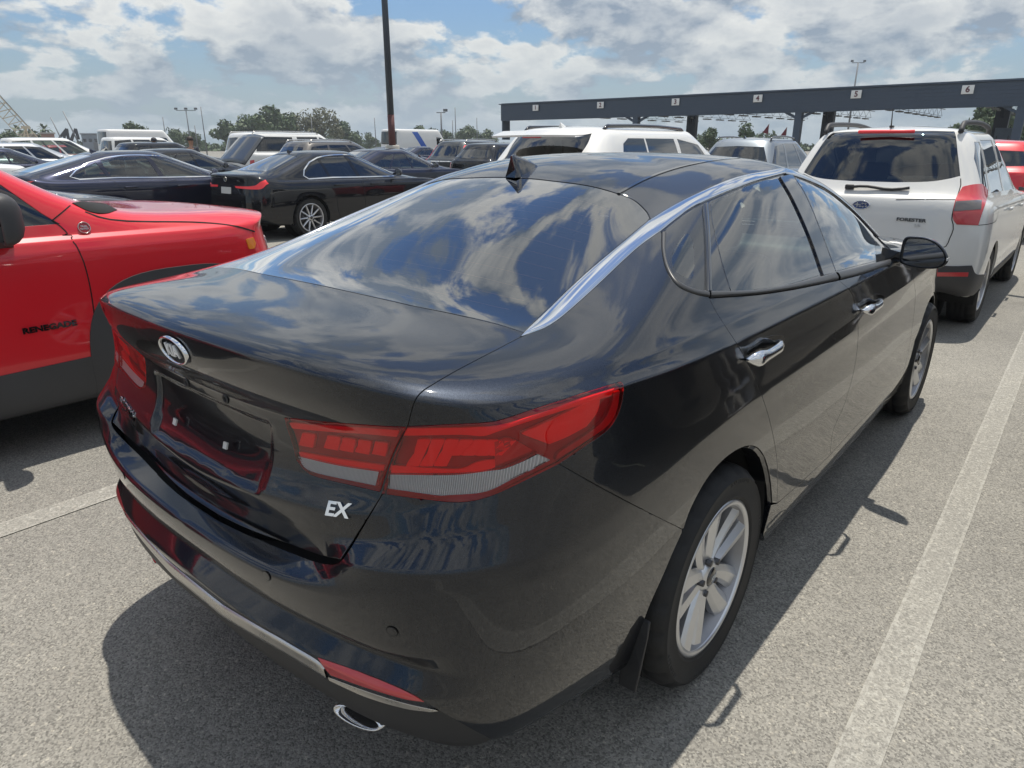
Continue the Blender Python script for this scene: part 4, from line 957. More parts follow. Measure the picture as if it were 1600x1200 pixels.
b=MB(); b.box((1.98,0,.92),(.42,1.45,.28),bev=.06); b.build('dashboard',M['dash'],kia)
b=MB(); b.tube([(1.70+.06*math.sin(a)*.6,.37+.185*math.cos(a),.98+.175*math.sin(a)) for a in np.linspace(0,2*math.pi,28,endpoint=False)],.015,8,closed=True); b.bar((1.70,.20,.98),(1.70,.54,.98),.03,.05); b.build('steering_wheel',M['dash'],kia)
b=MB(); b.box((1.1,0,.34),(2.6,1.5,.04)); b.build('cabin_floor',M['dash'],kia)
b=MB(); b.box((1.35,0,1.375),(.035,.24,.065),bev=.012); b.build('inside_mirror',M['dash'],kia)

# ------------------------------------------------------------------ the other cars: one body surface per car from a few stations
def ring(xr,xf,w,zr,zs,zf,cr=.3,cf=.35,br=.06,bf=.12,zs2=None,zcr=None,zcf=None,wm=None):
    """one horizontal line round a car: rear centre, rear corner, side, front corner, front centre"""
    w=max(w,.02); cr=min(cr,w*.9); cf=min(cf,w*.9); zs2=zs if zs2 is None else zs2
    a=xr+br+cr; b=xf-bf-cf; zcr=(zr+zs)/2 if zcr is None else zcr; zcf=(zf+zs2)/2 if zcf is None else zcf
    P=[(xr,0,zr),(xr+br*.15,.40*(w-cr*.5),zr),(xr+br*.55,.75*(w-cr*.5),zr),(xr+br+.10*cr,w-.55*cr,zr*.8+zcr*.2),(xr+br+.42*cr,w-.17*cr,zcr),(a,w,zs)]
    wm=wm or 1.
    for k in range(1,6):
        f=k/6; P.append((a+(b-a)*f,w*(1+(wm-1)*math.sin(math.pi*f)),zs+(zs2-zs)*f))
    P+=[(b,w,zs2),(xf-bf-.42*cf,w-.17*cf,zcf),(xf-bf-.10*cf,w-.55*cf,zf*.8+zcf*.2),(xf-bf*.55,.75*(w-cf*.5),zf),(xf-bf*.15,.40*(w-cf*.5),zf),(xf,0,zf)]
    return np.array(P)
def grid(c):
    """control grid from a car description (metres, origin on the ground under the rear axle)"""
    g=lambda k,d=None:c.get(k,d)
    xr,xf,W,H=c['xr'],c['xf'],c['W'],c['H']; zb,zb2=c['belt']; sed=c['kind']=='sedan'
    zd=c['zdeck']; gbr,gtr=c['rglass']; gbf,gtf=c['wshield']; zc=g('zcowl',zb2+.03); zh=c['zhood']; wr=c['wroof']; wb=g('wbelt',W-.09)
    cr=g('cr',.34); cf=g('cf',.42); zl=g('zlow',.24)
    R=[ring(xr+.22,xf-.25,W-.14,zl+.06,zl,zl,cr,cf),
       ring(xr+.05,xf-.06,W-.045,zl+.08,zl-.02,zl-.01,cr,cf),
       ring(xr+.005,xf-.01,W-.012,zl+.20,zl+.10,zl+.13,cr,cf),
       ring(xr,xf,W,.56,.52,.50,cr,cf),
       ring(xr+g('t1',.01),xf-.02,W,.72,.70,.64,cr,cf),
       ring(xr+g('t2',.03),xf-.06,W-.006,.84,.86,zh-.10 if zh<.95 else .80,cr,cf),
       ring(xr+g('t3',.04),xf-.10,W-.018,zd-.10,zb-.09,zh-.045,cr,cf,zs2=zb2-.09)]
    if sed:
        R+=[ring(xr+.03,xf-.17,W-.045,zd-.005,zb-.035,zh,cr,cf,zs2=zb2-.035),
            ring(xr+.10,xf-.42,W-.075,zd+.015,zb-.012,zh+.05,cr*.9,cf*.9,zs2=zb2-.012)]
    else:
        R+=[ring(xr+g('t4',.055),xf-g('n7',.17),W-.035,zd-.03,zb-.04,zh,cr,cf,zs2=zb2-.035),
            ring(xr+g('t5',.065),xf-g('n8',.42),W-.065,zd,zb-.012,zh+g('hr',.05),cr*.9,cf*.9,zs2=zb2-.012)]
    zg=zd+.03 if sed else zd+.03; zt=g('zrtop',H-.06)
    wc=g('wcf',.30); wf_=g('wbf',.22)
    R+=[ring(gbr,gbf,wb,zg,zb,zc,cr*.8,wc,br=.07,bf=wf_,zs2=zb2)]
    zm=zg+(zt-zg)*.5; m=lambda a,b,f:a+(b-a)*f
    R+=[ring(m(gbr,gtr,.5),m(gbf,gtf,.5),m(wb,wr,.46),m(zg,zt,.5),m(zb,H-.10,.5),m(zc,H-.07,.52),cr*.75,wc*.93,br=.07,bf=wf_*.9,zs2=m(zb2,H-.10,.5)),
        ring(gtr,gtf,wr,zt,H-.095,H-.06,cr*.7,wc*.87,br=.07,bf=wf_*.75),
        ring(gtr+.10,gtf-.10,wr-.085,zt+.035 if sed else H-.03,H-.042,H-.025,cr*.6,.22,br=.06,bf=.12),
        ring(gtr+.42,gtf-.30,(wr-.05)*.5,H-.012,H-.012,H-.008,.2,.2,br=.04,bf=.06),
        ring(gtr+.60,gtf-.45,.02,H,H,H-.002,.01,.01,br=.01,bf=.01)]
    G=np.array(R); G[-1,:,1]=0; return G
class Car:
    def __init__(s,name,label,x,y,c,paint_,cat='car',group=None,rz=0.):
        s.root=empty(name,(x,y,0),rz,label,cat,group); s.c=c; s.S=Surf(grid(c),.5,c.get('crease',{8:.3} if c['kind']=='sedan' else None)); s.paint=paint_; s.holes=[]; s.x,s.y=x,y
        s.frame=(Matrix.Translation((x,y,0))@Matrix.Rotation(rz,4,'Z')).inverted()
    def sd(s,p): return s.S.side([q for q in p])
    def tp(s,p): return s.fix(s.S.top(p))
    def rr(s,p): return s.fix(s.S.rear(p))
    def fr(s,p): return s.fix(s.S.front(p))
    def px(s,p): return s.S.px(p,s.frame)
    def fix(s,q):
        q=np.array(q); q[q[:,0]<.02,0]=0; q[q[:,0]>s.S.nc-1.02,0]=s.S.nc-1; return q
    def dense(s,pts,f):
        P=[]; pts=list(pts); n=len(pts)
        for i in range(n):
            a,b=np.array(pts[i],float),np.array(pts[(i+1)%n],float); k=max(1,int(np.hypot(*(b-a))/.06)); P+=[tuple(a+(b-a)*j/k) for j in range(k)]
        return f(P)
    def hole(s,name,uv,mat,off=-.004,sides=(-1,1),edge=None):
        s.holes.append(uv); o=panel(s.S,name,uv,mat,s.root,sides,off=off,gap=.001,depth=.003,step=.3)
        return o
    def over(s,name,uv,mat,off=.003,sides=(-1,1),step=.2,parent=None):
        return panel(s.S,name,uv,mat,parent or s.root,sides,off=off,gap=0,depth=off+.006,step=step)
    def line(s,name,uvs,width=.005,mat=None,off=.0012,sides=(-1,1)):
        for sd in sides:
            for uv in uvs:
                b=MB(); A,B,_=ribbon_on(s.S,resamp(uv,28),width,off,sd); b.ribbon(A,B); b.build(name,mat or M['void'],s.root)
    def body(s,name='body',step=.25):
        c=s.c; S=s.S; bnd=[[0.,0.]]; Rw=c['wheel'][0]
        for ax in(0.,c['wb']):
            r=Rw+c.get('archgap',.045); z0=max(.30,c.get('zlow',.24)+.05)
            an=[a for a in np.linspace(math.pi*1.25,-math.pi*.25,40) if Rw+r*math.sin(a)>z0]
            q=S.side([(ax+r*math.cos(a),Rw+r*math.sin(a)) for a in an]); bnd+=[[q[0][0],0.]]+[list(k) for k in q]+[[q[-1][0],0.]]
        bnd+=[[S.nc-1.,0.],[S.nc-1.,S.nr-1.],[0.,S.nr-1.]]
        # holes on the centre line must join the outline: cut them in by walking the centre edge
        rear=[h for h in s.holes if h[:,0].min()<1e-6]; front=[h for h in s.holes if h[:,0].max()>S.nc-1-1e-6]; inner=[h for h in s.holes if h[:,0].min()>=1e-6 and h[:,0].max()<=S.nc-1-1e-6]
        def notch(hs,t0,up):
            out=[]
            for h in sorted(hs,key=lambda h:h[:,1].mean(),reverse=not up):
                e=np.where(np.abs(h[:,0]-t0)<1e-6)[0]; n=len(h)
                # open polyline of the part off the centre line
                k=[i for i in range(n) if abs(h[i,0]-t0)>1e-6]; st=[i for i in k if (i-1)%n not in k][0]
                seq=[]; i=st
                while i in k: seq.append(h[i]); i=(i+1)%n
                lo,hi=h[e,1].min(),h[e,1].max()
                if (seq[0][1]<seq[-1][1])!=up: seq=seq[::-1]
                out+=[[t0,lo if up else hi]]+[list(p) for p in seq]+[[t0,hi if up else lo]]
            return out
        i=len(bnd)-2
        bnd=bnd[:i]+notch(front,S.nc-1.,True)+bnd[i:]+notch(rear,0.,False)
        panel(S,name,np.array(bnd),s.paint,s.root,(0,),gap=0,depth=.02,step=step,holes=inner)
        # dark core so that no daylight passes under and through the car
        b=MB(); W=c['W']; b.box(((c['xr']+c['xf'])/2,0,.36),(c['xf']-c['xr']-.7,2*W-.60,.26)); b.box((c['wb']/2,0,.40),(c['wb']-2*Rw-.20,2*W-.18,.30)); b.build('underbody',M['void'],s.root)
    def wheels(s,mrim=None,style='multi',detail=False,outer=.015):
        Rw,Ww,rim=s.c['wheel']
        for ax in(0.,s.c['wb']):
            for sd in(-1,1): wheel(s.root,(ax,sd*(s.c['W']-outer-Ww/2),Rw),Rw,Ww,rim,sd,style,mrim,detail)
        for ax in(0.,s.c['wb']):
            for sd in(-1,1):
                b=MB(); n=16; A=[];B=[]
                for k in range(n+1):
                    a=math.pi*(1.1-1.2*k/n); A.append((ax+(Rw+.05)*math.cos(a),sd*(s.c['W']-.03),Rw+(Rw+.05)*math.sin(a))); B.append((ax+(Rw+.05)*math.cos(a),sd*(s.c['W']-.33),Rw+(Rw+.05)*math.sin(a)))
                b.ribbon(A,B); b.poly([(ax+(Rw+.05)*math.cos(2*math.pi*k/16),sd*(s.c['W']-.33),Rw+(Rw+.05)*math.sin(2*math.pi*k/16)) for k in range(16)])
                b.build('wheel_liner',M['liner'],s.root)
    def cabin(s,mat=None):
        c=s.c; zb=c['belt'][0]
        for sd in(-1,1):
            seat(s.root,c['wb']*.40,sd*.36,.55,.5,mat,.62,.3); 
        seat(s.root,.12,.0,.58,1.2,mat,.55,.3,False)
        b=MB(); b.box((c['wshield'][0]-.45,0,zb-.12),(.4,2*c['W']-.4,.22),bev=.05); b.build('dashboard',M['dash'],s.root)
        b=MB(); b.tube([(c['wb']*.40+.52,.36+.18*math.cos(a),zb-.04+.16*math.sin(a)) for a in np.linspace(0,2*math.pi,20,endpoint=False)],.014,6,closed=True); b.build('steering_wheel',M['dash'],s.root)
        b=MB(); b.box((c['wb']*.45,0,zb-.32),(c['wb']+.8,2*c['W']-.26,.05)); b.build('cabin_floor',M['dash'],s.root)
    def mirrors(s,x,z,paint_=None,sz=1.,y=None):
        for sd in(-1,1):
            h=door_mirror(s.root,(x,sd*((y or s.c['W'])+.09),z),sd,paint_ or s.paint,sx=.85*sz,sz=.85*sz,yaw=-.2)
            b=MB(); b.box((x+.06,sd*((y or s.c['W'])-.03),z-.03),(.07,.10,.035)); b.build('mirror_arm',M['gloss'],h)
    def plate_text(s): pass
    def rails(s,x0,x1,y,z,mat=None,h=.045,w=.035):
        for sd in(-1,1):
            b=MB(); P=[(x0,sd*y,z-.02),(x0+.06,sd*y,z+h*.75),(x0+.16,sd*y,z+h)]+[(x0+(x1-x0)*k/6,sd*y*(1.0),z+h+.012*math.sin(math.pi*k/6)) for k in range(2,5)]+[(x1-.16,sd*y,z+h*.8),(x1-.06,sd*y,z+h*.5),(x1,sd*y,z-.03)]
            b.tube(smooth(P,3),w/2,8); b.build('roof_rail',mat or M['cladding'],s.root)
    def handles(s,pts,mat=None):
        for x,z in pts:
            q=s.S.side([(x,z)])[0]; P=s.S.ev(q[0],q[1])
            for sd in(-1,1):
                b=MB(); b.box((x,sd*(P[1]+.022),z),(.20,.022,.028),bev=.009); b.box((x-.08,sd*(P[1]+.006),z),(.03,.03,.024)); b.box((x+.08,sd*(P[1]+.006),z),(.03,.03,.024)); b.build('door_handle',mat or s.paint,s.root)
    def antenna(s,x,mat=None):
        q=s.S.top([(x,.005)])[0]; z=s.S.ev(*q)[2]-.006; b=MB(); secs=[]
        for i in range(9):
            f=i/8; h=.062*(1-f)**.8+.002; w=.024*math.sqrt(max(1-f*f,0))+.002; secs.append([(x+.14*f,w*u,z+h*v) for u,v in((-1,0),(-.3,.7),(0,1),(.3,.7),(1,0))])
        b.add([p for q_ in secs for p in q_],[(i*5+k,i*5+k+1,(i+1)*5+k+1,(i+1)*5+k) for i in range(8) for k in range(4)],True); b.add(secs[0],[tuple(range(5))]); b.build('shark_fin_antenna',mat or s.paint,s.root)
    def glasshouse(s,wins,rear,front,mats=('glass','glass','glass'),rear_by='top',rear_off=-.004):
        """wins: side window outlines (x,z); rear, front: half outlines from the centre line"""
        for k,w in enumerate(wins): s.hole('side_window',s.dense(smooth(w,3,True) if len(w)>6 else w,s.sd),M[mats[0]])
        f=s.tp if rear_by=='top' else s.rr
        def half(p,fn):
            P=[]
            for a,b in zip(p[:-1],p[1:]):
                a,b=np.array(a,float),np.array(b,float); k=max(1,int(np.hypot(*(b-a))/.06)); P+=[tuple(a+(b-a)*j/k) for j in range(k)]
            return fn(P+[p[-1]])
        s.hole('rear_window',half(rear,f),M[mats[1]],rear_off,(0,))
        s.hole('windshield',half(front,s.tp),M[mats[2]],-.004,(0,))
# simple far version used for cars of which little more than the roof shows
def plain_car(name,label,x,y,c,paint_,glass='glassd',cat='car',group=None,wins=None,rear=None,mrim=None,rz=0.,lamp=True,style='multi',rails=False,front=None,cabin=True):
    k=Car(name,label,x,y,c,paint_,cat,group,rz); H=c['H']; zb,zb2=c['belt']; gbr,gtr=c['rglass']; gbf,gtf=c['wshield']; wb=c['wb']
    zt=H-.13; n=c.get('nwin',3)
    if wins is None:
        xr0=gbr+ (.42 if c['kind']=='sedan' else .16); xr1=gtr+(.30 if c['kind']=='sedan' else .16); xf0=gbf-.50; xf1=gtf-.06
        m=lambda a,b,f:a+(b-a)*f
        lo=[(m(xr0,xf0,f),m(zb,zb2,f)+.015) for f in(0,.30,.335,.66,.69,1)]; hi=[(m(xr1,xf1,f),zt-(.05 if f in(0,) else .0)-(.03 if f==1 else 0)) for f in(0,.30,.335,.66,.69,1)]
        wins=[[lo[0],lo[1],hi[1],hi[0]],[lo[2],lo[3],hi[3],hi[2]],[lo[4],lo[5],hi[5],hi[4]]]
    wr=c['wroof']
    if c['kind']=='sedan': rear=rear or [(gbr+.03,0),(gbr+.05,wr*.86),(gtr-.02,wr*.74),(gtr-.03,0)]; by='top'
    else: rear=rear or [(0,c['zdeck']+.07),(c['W']-.24,c['zdeck']+.09),(wr-.12,H-.19),(0,H-.17)]; by='rear'
    front=front or [(gbf-.06,0),(gbf-.10,.40),(gbf-.26,wr*.95),(gtf-.06,wr*.78),(gtf+.02,0)]
    k.glasshouse(wins,rear,front,(glass,'glassd' if glass!='glass' else 'glass','glass'),by)
    k.body(); k.wheels(mrim,style)
    if cabin: k.cabin()
    k.mirrors(gbf-.62,zb2+.10)
    if lamp:
        W=c['W']; z=c.get('zlamp',.86)
        if c['kind']=='sedan': k.over('tail_light',k.dense([(W-.52,z-.05),(W-.10,z-.07),(W-.06,z+.08),(W-.50,z+.06)],k.rr),M['lamp_mid'])
        else: k.over('tail_light',k.dense([(W-.22,z-.10),(W-.07,z-.12),(W-.09,z+.22),(W-.20,z+.20)],k.rr),M['lamp_mid'])
        k.over('head_light',k.dense([(W-.42,.68),(W-.14,.70),(W-.16,.80),(W-.42,.76)],k.fr),M['lamp_white'])
    k.over('front_grille',np.concatenate([k.fr([(0,.40),(.2,.40),(.4,.42),(.42,.62),(.2,.64),(0,.64)])]),M['gloss'],.004,(0,))
    if rails: k.rails(gtr+.15,gtf-.35,wr-.07,H-.045,rails if not isinstance(rails,bool) else None)
    return k

# ------------------------------------------------------------------ red compact SUV on the left
JEEP=dict(kind='suv',xr=-.82,xf=3.43,W=.90,H=1.69,belt=(1.13,1.10),zdeck=1.10,rglass=(-.72,-.50),wshield=(2.36,1.62),zhood=1.115,zcowl=1.17,n7=.07,n8=.30,hr=.03,wroof=.70,wbelt=.83,wb=2.57,wheel=(.345,.215,.225),cr=.26,cf=.26,zlow=.24,archgap=.065,wcf=.14,wbf=.10,crease={6:.25,7:.12,8:.25})
jx,jy=-2.50,3.27
J_=Car('compact_suv',"bright red boxy compact SUV with grey lower cladding beside the dark sedan's left side",jx,jy,JEEP,M['red'])
jw=J_.px(path([(0,283),(62,340),(84,346)],[(84,346),(40,356),(0,364)],n=4)); 
J_.glasshouse([[(1.45,1.15),(2.05,1.15),(1.98,1.21),(1.83,1.37),(1.66,1.53),(1.45,1.56)],[(.62,1.16),(1.36,1.15),(1.36,1.57),(.66,1.57)],[(-.42,1.17),(.52,1.16),(.56,1.57),(-.28,1.54)]],
   [(0,1.16),(.62,1.18),(.56,1.52),(0,1.54)],[(2.30,0),(2.28,.4),(2.12,.66),(1.66,.56),(1.68,0)],('glassd','glassd','glass'),'rear')
J_.body(); J_.wheels(M['dalloy'],'five',False,.03); J_.cabin()
# hood slab, door gap, cladding, badge traced on the body
hood_e=J_.px(smooth([(133,331),(165,342),(210,346),(300,347),(360,352),(398,362)],5))
J_.line('hood_gap',[hood_e],.010)
J_.line('door_gap',[J_.px(smooth([(82,344),(103,362),(125,395),(139,440),(148,500),(151,556),(146,590)],5)),J_.px(smooth([(110,321),(82,344)],4))],.006)
J_.over('cowl_recess',J_.px(path([(113,318),(130,316),(160,318),(183,329)],[(183,329),(165,334),(140,331),(113,318)],n=4)),M['void'],.005,(-1,1),.1)
def sq_arch(ax,r,zc=.345,p=.66):
    return [(ax+r*np.sign(math.cos(a))*abs(math.cos(a))**p,zc+r*abs(math.sin(a))**p*np.sign(math.sin(a))) for a in np.linspace(math.pi*1.02,-.02*math.pi,34)]
for ax in(2.57,0.): J_.over('arch_cladding',np.concatenate([J_.sd(sq_arch(ax,.42)),J_.sd(sq_arch(ax,.535))[::-1]]),M['cladding'],.008)
J_.over('sill_cladding',J_.dense([(.46,.23),(2.10,.23),(2.10,.475),(1.3,.465),(.46,.47)],J_.sd),M['cladding'],.006)
J_.over('front_bumper_cladding',J_.dense([(0,.32),(.55,.32),(.80,.36),(.80,.50),(.55,.52),(0,.52)],J_.fr),M['cladding'],.006,(0,))
J_.over('side_marker',J_.px([(384,374),(395,371),(399,380),(397,388),(389,389)]),M['amber'],.006,(-1,1),.1)
J_.over('head_light',J_.dense([(.48,.80),(.70,.80),(.72,.97),(.48,.97)],J_.fr),M['lamp_white'],.006)
J_.over('front_grille',J_.fr([(0,.80),(.2,.80),(.42,.81),(.42,.95),(.2,.96),(0,.96)]),M['gloss'],.004,(0,))
J_.over('tail_light',J_.dense([(.62,.90),(.80,.90),(.80,1.08),(.62,1.08)],J_.rr),M['lamp_mid'],.006)
def local_frame(k,q,side=-1):
    S=k.S; P=S.ev(*q); dt,dr,n=S.frame(np.array([q[0]]),np.array([q[1]])); m=np.array([1,side,1.]); n=n[0]*m; P=P*m
    ex=np.array([1,0,0.])-n*n[0]; ex/=np.linalg.norm(ex); ey=np.cross(n,ex); return P,ex,ey,n
q=J_.px([(78,511)])[0]; P,ex,ey,n=local_frame(J_,q); text_mesh('model_badge','RENEGADE',.039,M['gloss'],J_.root,P+n*.004,ex,ey,.002,bold=.0016,xs=1.22)
q=J_.px([(131,356)])[0]; P,ex,ey,n=local_frame(J_,q); em=emblem(J_.root,P+n*.001,ex,ey,n,.030,.030,'',.01,M['lamp_deep'],M['satin']); text_mesh('badge_letters','TRAIL\nRATED',.0125,M['satin'],em,P+n*.006,ex,ey,.0008,bold=.0003)
door_mirror(J_.root,(1.75,-.985,1.205),-1,M['cladding'],sx=1.0,sz=1.25,yaw=-.15,outline=[(-.11,.08),(-.05,.092),(.05,.092),(.10,.07),(.112,.0),(.10,-.07),(.05,-.092),(-.06,-.09),(-.11,-.06),(-.115,.0)])
door_mirror(J_.root,(1.70,.985,1.205),1,M['cladding'],sx=1.0,sz=1.25,yaw=-.15)
b=MB(); b.prism([(1.66,-.86,1.06),(1.82,-.86,1.06),(1.80,-.95,1.10),(1.68,-.95,1.10)],(0,0,.07)); b.build('mirror_arm',M['cladding'],J_.root)
b=MB(); b.tube([(2.05,-.30,1.19),(2.2,-.45,1.17),(2.35,-.60,1.15)],.008,6); b.tube([(2.1,.2,1.2),(2.25,.0,1.18),(2.38,-.2,1.16)],.008,6); b.build('wiper',M['plastic'],J_.root)
J_.handles([(1.42,.99),(.50,1.0)],M['red'])
# ------------------------------------------------------------------ pearl white SUV ahead on the right
FOR=dict(kind='suv',xr=-.93,xf=3.62,W=.90,H=1.69,belt=(1.10,1.03),zdeck=1.12,rglass=(-.80,-.56),wshield=(2.45,1.30),zhood=.98,zcowl=1.10,wroof=.62,wbelt=.80,wb=2.64,wheel=(.345,.225,.225),cr=.30,cf=.5,t1=.005,t2=.02,t3=.035,t4=.055,t5=.07,zrtop=1.62,zlow=.30)
F_=Car('wagon_suv',"pearl white SUV with tall roof rails parked ahead of the dark sedan's nose",5.70,.03,FOR,M['silverw'])
fg=F_.px(path([(1400,204.5),(1450,204),(1486,205)],[(1486,205),(1493,208),(1497,240),(1501,275)],[(1501,275),(1480,280),(1450,284),(1400,285)],n=4)); c0_=lambda q:np.array([[0.,q[1]]])
F_.hole('rear_window',np.concatenate([c0_(fg[0]),fg,c0_(fg[-1])]),M['glassd'],-.004,(0,))
for w in([(-.50,1.15),(-.14,1.14),(-.10,1.55),(-.34,1.55),(-.47,1.42)],[(-.06,1.135),(.80,1.115),(.72,1.57),(-.03,1.565)],[(.88,1.11),(1.72,1.09),(1.25,1.53),(.80,1.57)]): F_.hole('side_window',F_.dense(w,F_.sd),M['glassd'])
F_.hole('windshield',F_.dense([(2.38,0),(2.3,.45),(2.1,.66),(1.36,.52),(1.36,0)][:5],F_.tp),M['glass'],-.004,(0,))
F_.body(); F_.wheels(M['alloy'],'five',True,.02); F_.cabin()
F_.line('tailgate_gap',[F_.px(smooth([(1501,279),(1501,290),(1492,318),(1487,342),(1490,355),(1484,372),(1472,388),(1420,390)],5)),F_.px(smooth([(1400,312),(1440,311.5),(1493,312)],4))],.007)
F_.line('bumper_gap',[F_.px(smooth([(1528,352),(1545,350),(1556,345),(1560,330)],4))],.005)
lampF=path([(1504,292),(1520,288.5),(1534,287.5)],[(1534,287.5),(1543,298),(1540,315),(1535,330),(1528,352)],[(1528,352),(1495,350.5)],[(1495,350.5),(1489,340),(1493,312),(1504,292)],n=4)
F_.over('tail_light',F_.px(lampF),M['lamp_mid'],.004,(-1,1),.1)
F_.over('lamp_band',F_.px([(1493,315),(1533,313),(1532,327),(1490,330)]),M['lamp_smoke'],.007,(-1,1),.1)
F_.over('lamp_lower',F_.px([(1490,333),(1531,330),(1526,350),(1495,348.5)]),M['lamp_mid'],.008,(-1,1),.1)
F_.over('bumper_cladding',np.concatenate([F_.px(path([(1452,414),(1490,416),(1518,415)],[(1518,415),(1524,428),(1538,429)],[(1538,429),(1530,450),(1517,461),(1460,462)],n=4)),[[0.,.6]],[[0.,3.0]]]),M['cladding'],.006,(0,))
F_.over('rear_reflector',F_.px([(1458,425.5),(1512,425.5),(1511,431.5),(1458,431)]),M['lamp_mid'],.010,(-1,1),.1)
b=MB(); b.box((-.575,0,1.632),(.030,.44,.026),Matrix.Rotation(.25,3,'Y'),.008); b.build('high_brake_light',M['lamp_red'],F_.root)
bl=F_.S.rear([(y,1.19) for y in np.linspace(.002,.36,8)])
b=MB(); A=[F_.S.ev(max(q[0],.0),q[1]) for q in bl]; 
b.tube([(p[0]-.03,.14-.44*k/7,1.185+.010*math.sin(k)) for k,p in enumerate(A)],.013,6); b.box((A[0][0]-.02,.16,1.185),(.04,.07,.04),bev=.01); b.build('rear_wiper',M['plastic'],F_.root)
F_.rails(-.45,1.15,.53,1.645,M['cladding'],.055,.042)
b=MB(); b.tube([(-.42,.0,1.66),(-.47,.0,1.82)],[.006,.003],6); b.box((-.40,0,1.675),(.06,.03,.02),bev=.006); b.build('aerial',M['plastic'],F_.root)
q=F_.S.rear([(.004,1.045)])[0]; P=F_.S.ev(*q); emblem(F_.root,P+np.array([-.003,.02,0]),(0,-1,0),(0.05,0,1),(-1,0,0),.072,.036,'',.02,principled('emblem_blue',(.01,.03,.14),.2,coat=1.),M['chrome'])
def star(c,r,n=4):
    V=[]; 
    for k in range(2*n): a=math.pi*k/n; rr_=r if k%2==0 else r*.28; V.append((c[0],c[1]-rr_*1.3*math.cos(a),c[2]+rr_*math.sin(a)))
    return V
b=MB(); 
for dy,dz,r in((.030,.004,.026),(-.010,.014,.013),(-.034,.011,.013),(-.042,-.008,.013),(-.016,-.014,.013),(.006,-.010,.013)): b.poly(star((P[0]-.0095,P[1]+.02+dy,P[2]+dz),r))
b.build('emblem_stars',M['chrome'],F_.root)
def rear_text(k,name,txt,y,z,size,mat=None,**kw):
    q=k.S.rear([(abs(y)+1e-3,z)])[0]; P=k.S.ev(*q); P[1]*=np.sign(y) if y else 1
    _,_,n=k.S.frame(np.array([q[0]]),np.array([q[1]])); n=n[0]*np.array([1,np.sign(y) if y else 1,1])
    ex=np.array([0,-1,0.]); ex=ex-n*(ex@n); ey=np.cross(n,ex); ey=ey if ey[2]>0 else -ey
    return text_mesh(name,txt,size,mat or M['satin'],k.root,P+n*.004,ex,ey,.002,**kw)
rear_text(F_,'model_badge','FORESTER',-.37,.945,.036,M['belt'],bold=.0012,xs=1.3); rear_text(F_,'trim_badge','2.5i',-.42,.905,.030,M['satin'])
F_.handles([(.62,.97),(1.55,.95)],M['silverw']); F_.mirrors(1.78,1.12,M['gloss'])
for A in([(r_*math.cos(a),.345+r_*math.sin(a)) for r_ in(.0,) for a in(0,)],): pass
F_.over('sill_cladding',F_.dense([(.46,.31),(2.15,.30),(2.15,.42),(.46,.43)],F_.sd),M['cladding'],.005)
F_.over('head_light',F_.dense([(.50,.78),(.78,.80),(.76,.92),(.50,.88)],F_.fr),M['lamp_white'],.005)
# ------------------------------------------------------------------ white three-row SUV behind the sedan's roof
DUR=dict(kind='suv',xr=-1.02,xf=4.05,W=.96,H=1.745,belt=(1.12,1.08),zdeck=1.17,rglass=(-.88,-.48),wshield=(3.0,2.02),zhood=1.10,zcowl=1.18,wroof=.68,wbelt=.86,wb=3.04,wheel=(.375,.25,.25),cr=.34,cf=.4,zrtop=1.665,zlow=.30)
D_=Car('large_suv',"white three-row SUV with black roof rails, its roof showing above the dark sedan's roof",5.45,3.48,DUR,M['white'])
dg=D_.px(path([(862,211),(905,211),(925,208)],[(925,208),(918,225),(905,244)],n=4)); q0=dg[0]
D_.hole('rear_window',np.concatenate([c0_(q0+[0,.0]),dg,[[dg[-1][0]+.1,8.9]],[[0.,8.9]]]),M['glassd'],-.004,(0,))
for w in([(-.26,1.16),(.42,1.15),(.42,1.60),(.06,1.60),(-.08,1.54)],[(.45,1.15),(1.22,1.14),(1.16,1.60),(.45,1.60)],[(1.30,1.14),(2.25,1.12),(1.80,1.53),(1.25,1.60)]): D_.hole('side_window',D_.dense(w,D_.sd),M['glassd'])
D_.hole('windshield',D_.dense([(2.92,0),(2.86,.45),(2.66,.70),(2.10,.58),(2.08,0)],D_.tp),M['glass'],-.004,(0,))
D_.body(); D_.wheels(M['alloy'],'five',False); D_.cabin(); D_.rails(-.25,1.65,.56,1.70,M['gloss'],.028,.045); D_.mirrors(2.35,1.2)
b=MB(); sp=[(-.62,y_,1.675+.01*math.cos(y_*2)) for y_ in np.linspace(-.60,.60,12)]; b.ribbon(sp,[(x-.20-.03*math.cos(y*1.8),y*.98,z-.055) for x,y,z in sp]); b.ribbon([(x-.20-.03*math.cos(y*1.8),y*.98,z-.055) for x,y,z in sp],[(x-.20-.02*math.cos(y*1.8),y*.97,z-.075) for x,y,z in sp]); b.ribbon([(x-.20-.02*math.cos(y*1.8),y*.97,z-.075) for x,y,z in sp],[(x-.02,y*.95,z-.06) for x,y,z in sp]); b.build('roof_spoiler',M['white'],D_.root)
b=MB(); b.box((-.83,0,1.612),(.02,.26,.028),Matrix.Rotation(.2,3,'Y'),.006); b.build('high_brake_light',M['lamp_mid'],D_.root)
D_.antenna(-.30,M['white'])
D_.over('tail_light',D_.dense([(.55,.98),(.86,.96),(.86,1.10),(.55,1.10)],D_.rr),M['lamp_mid'])
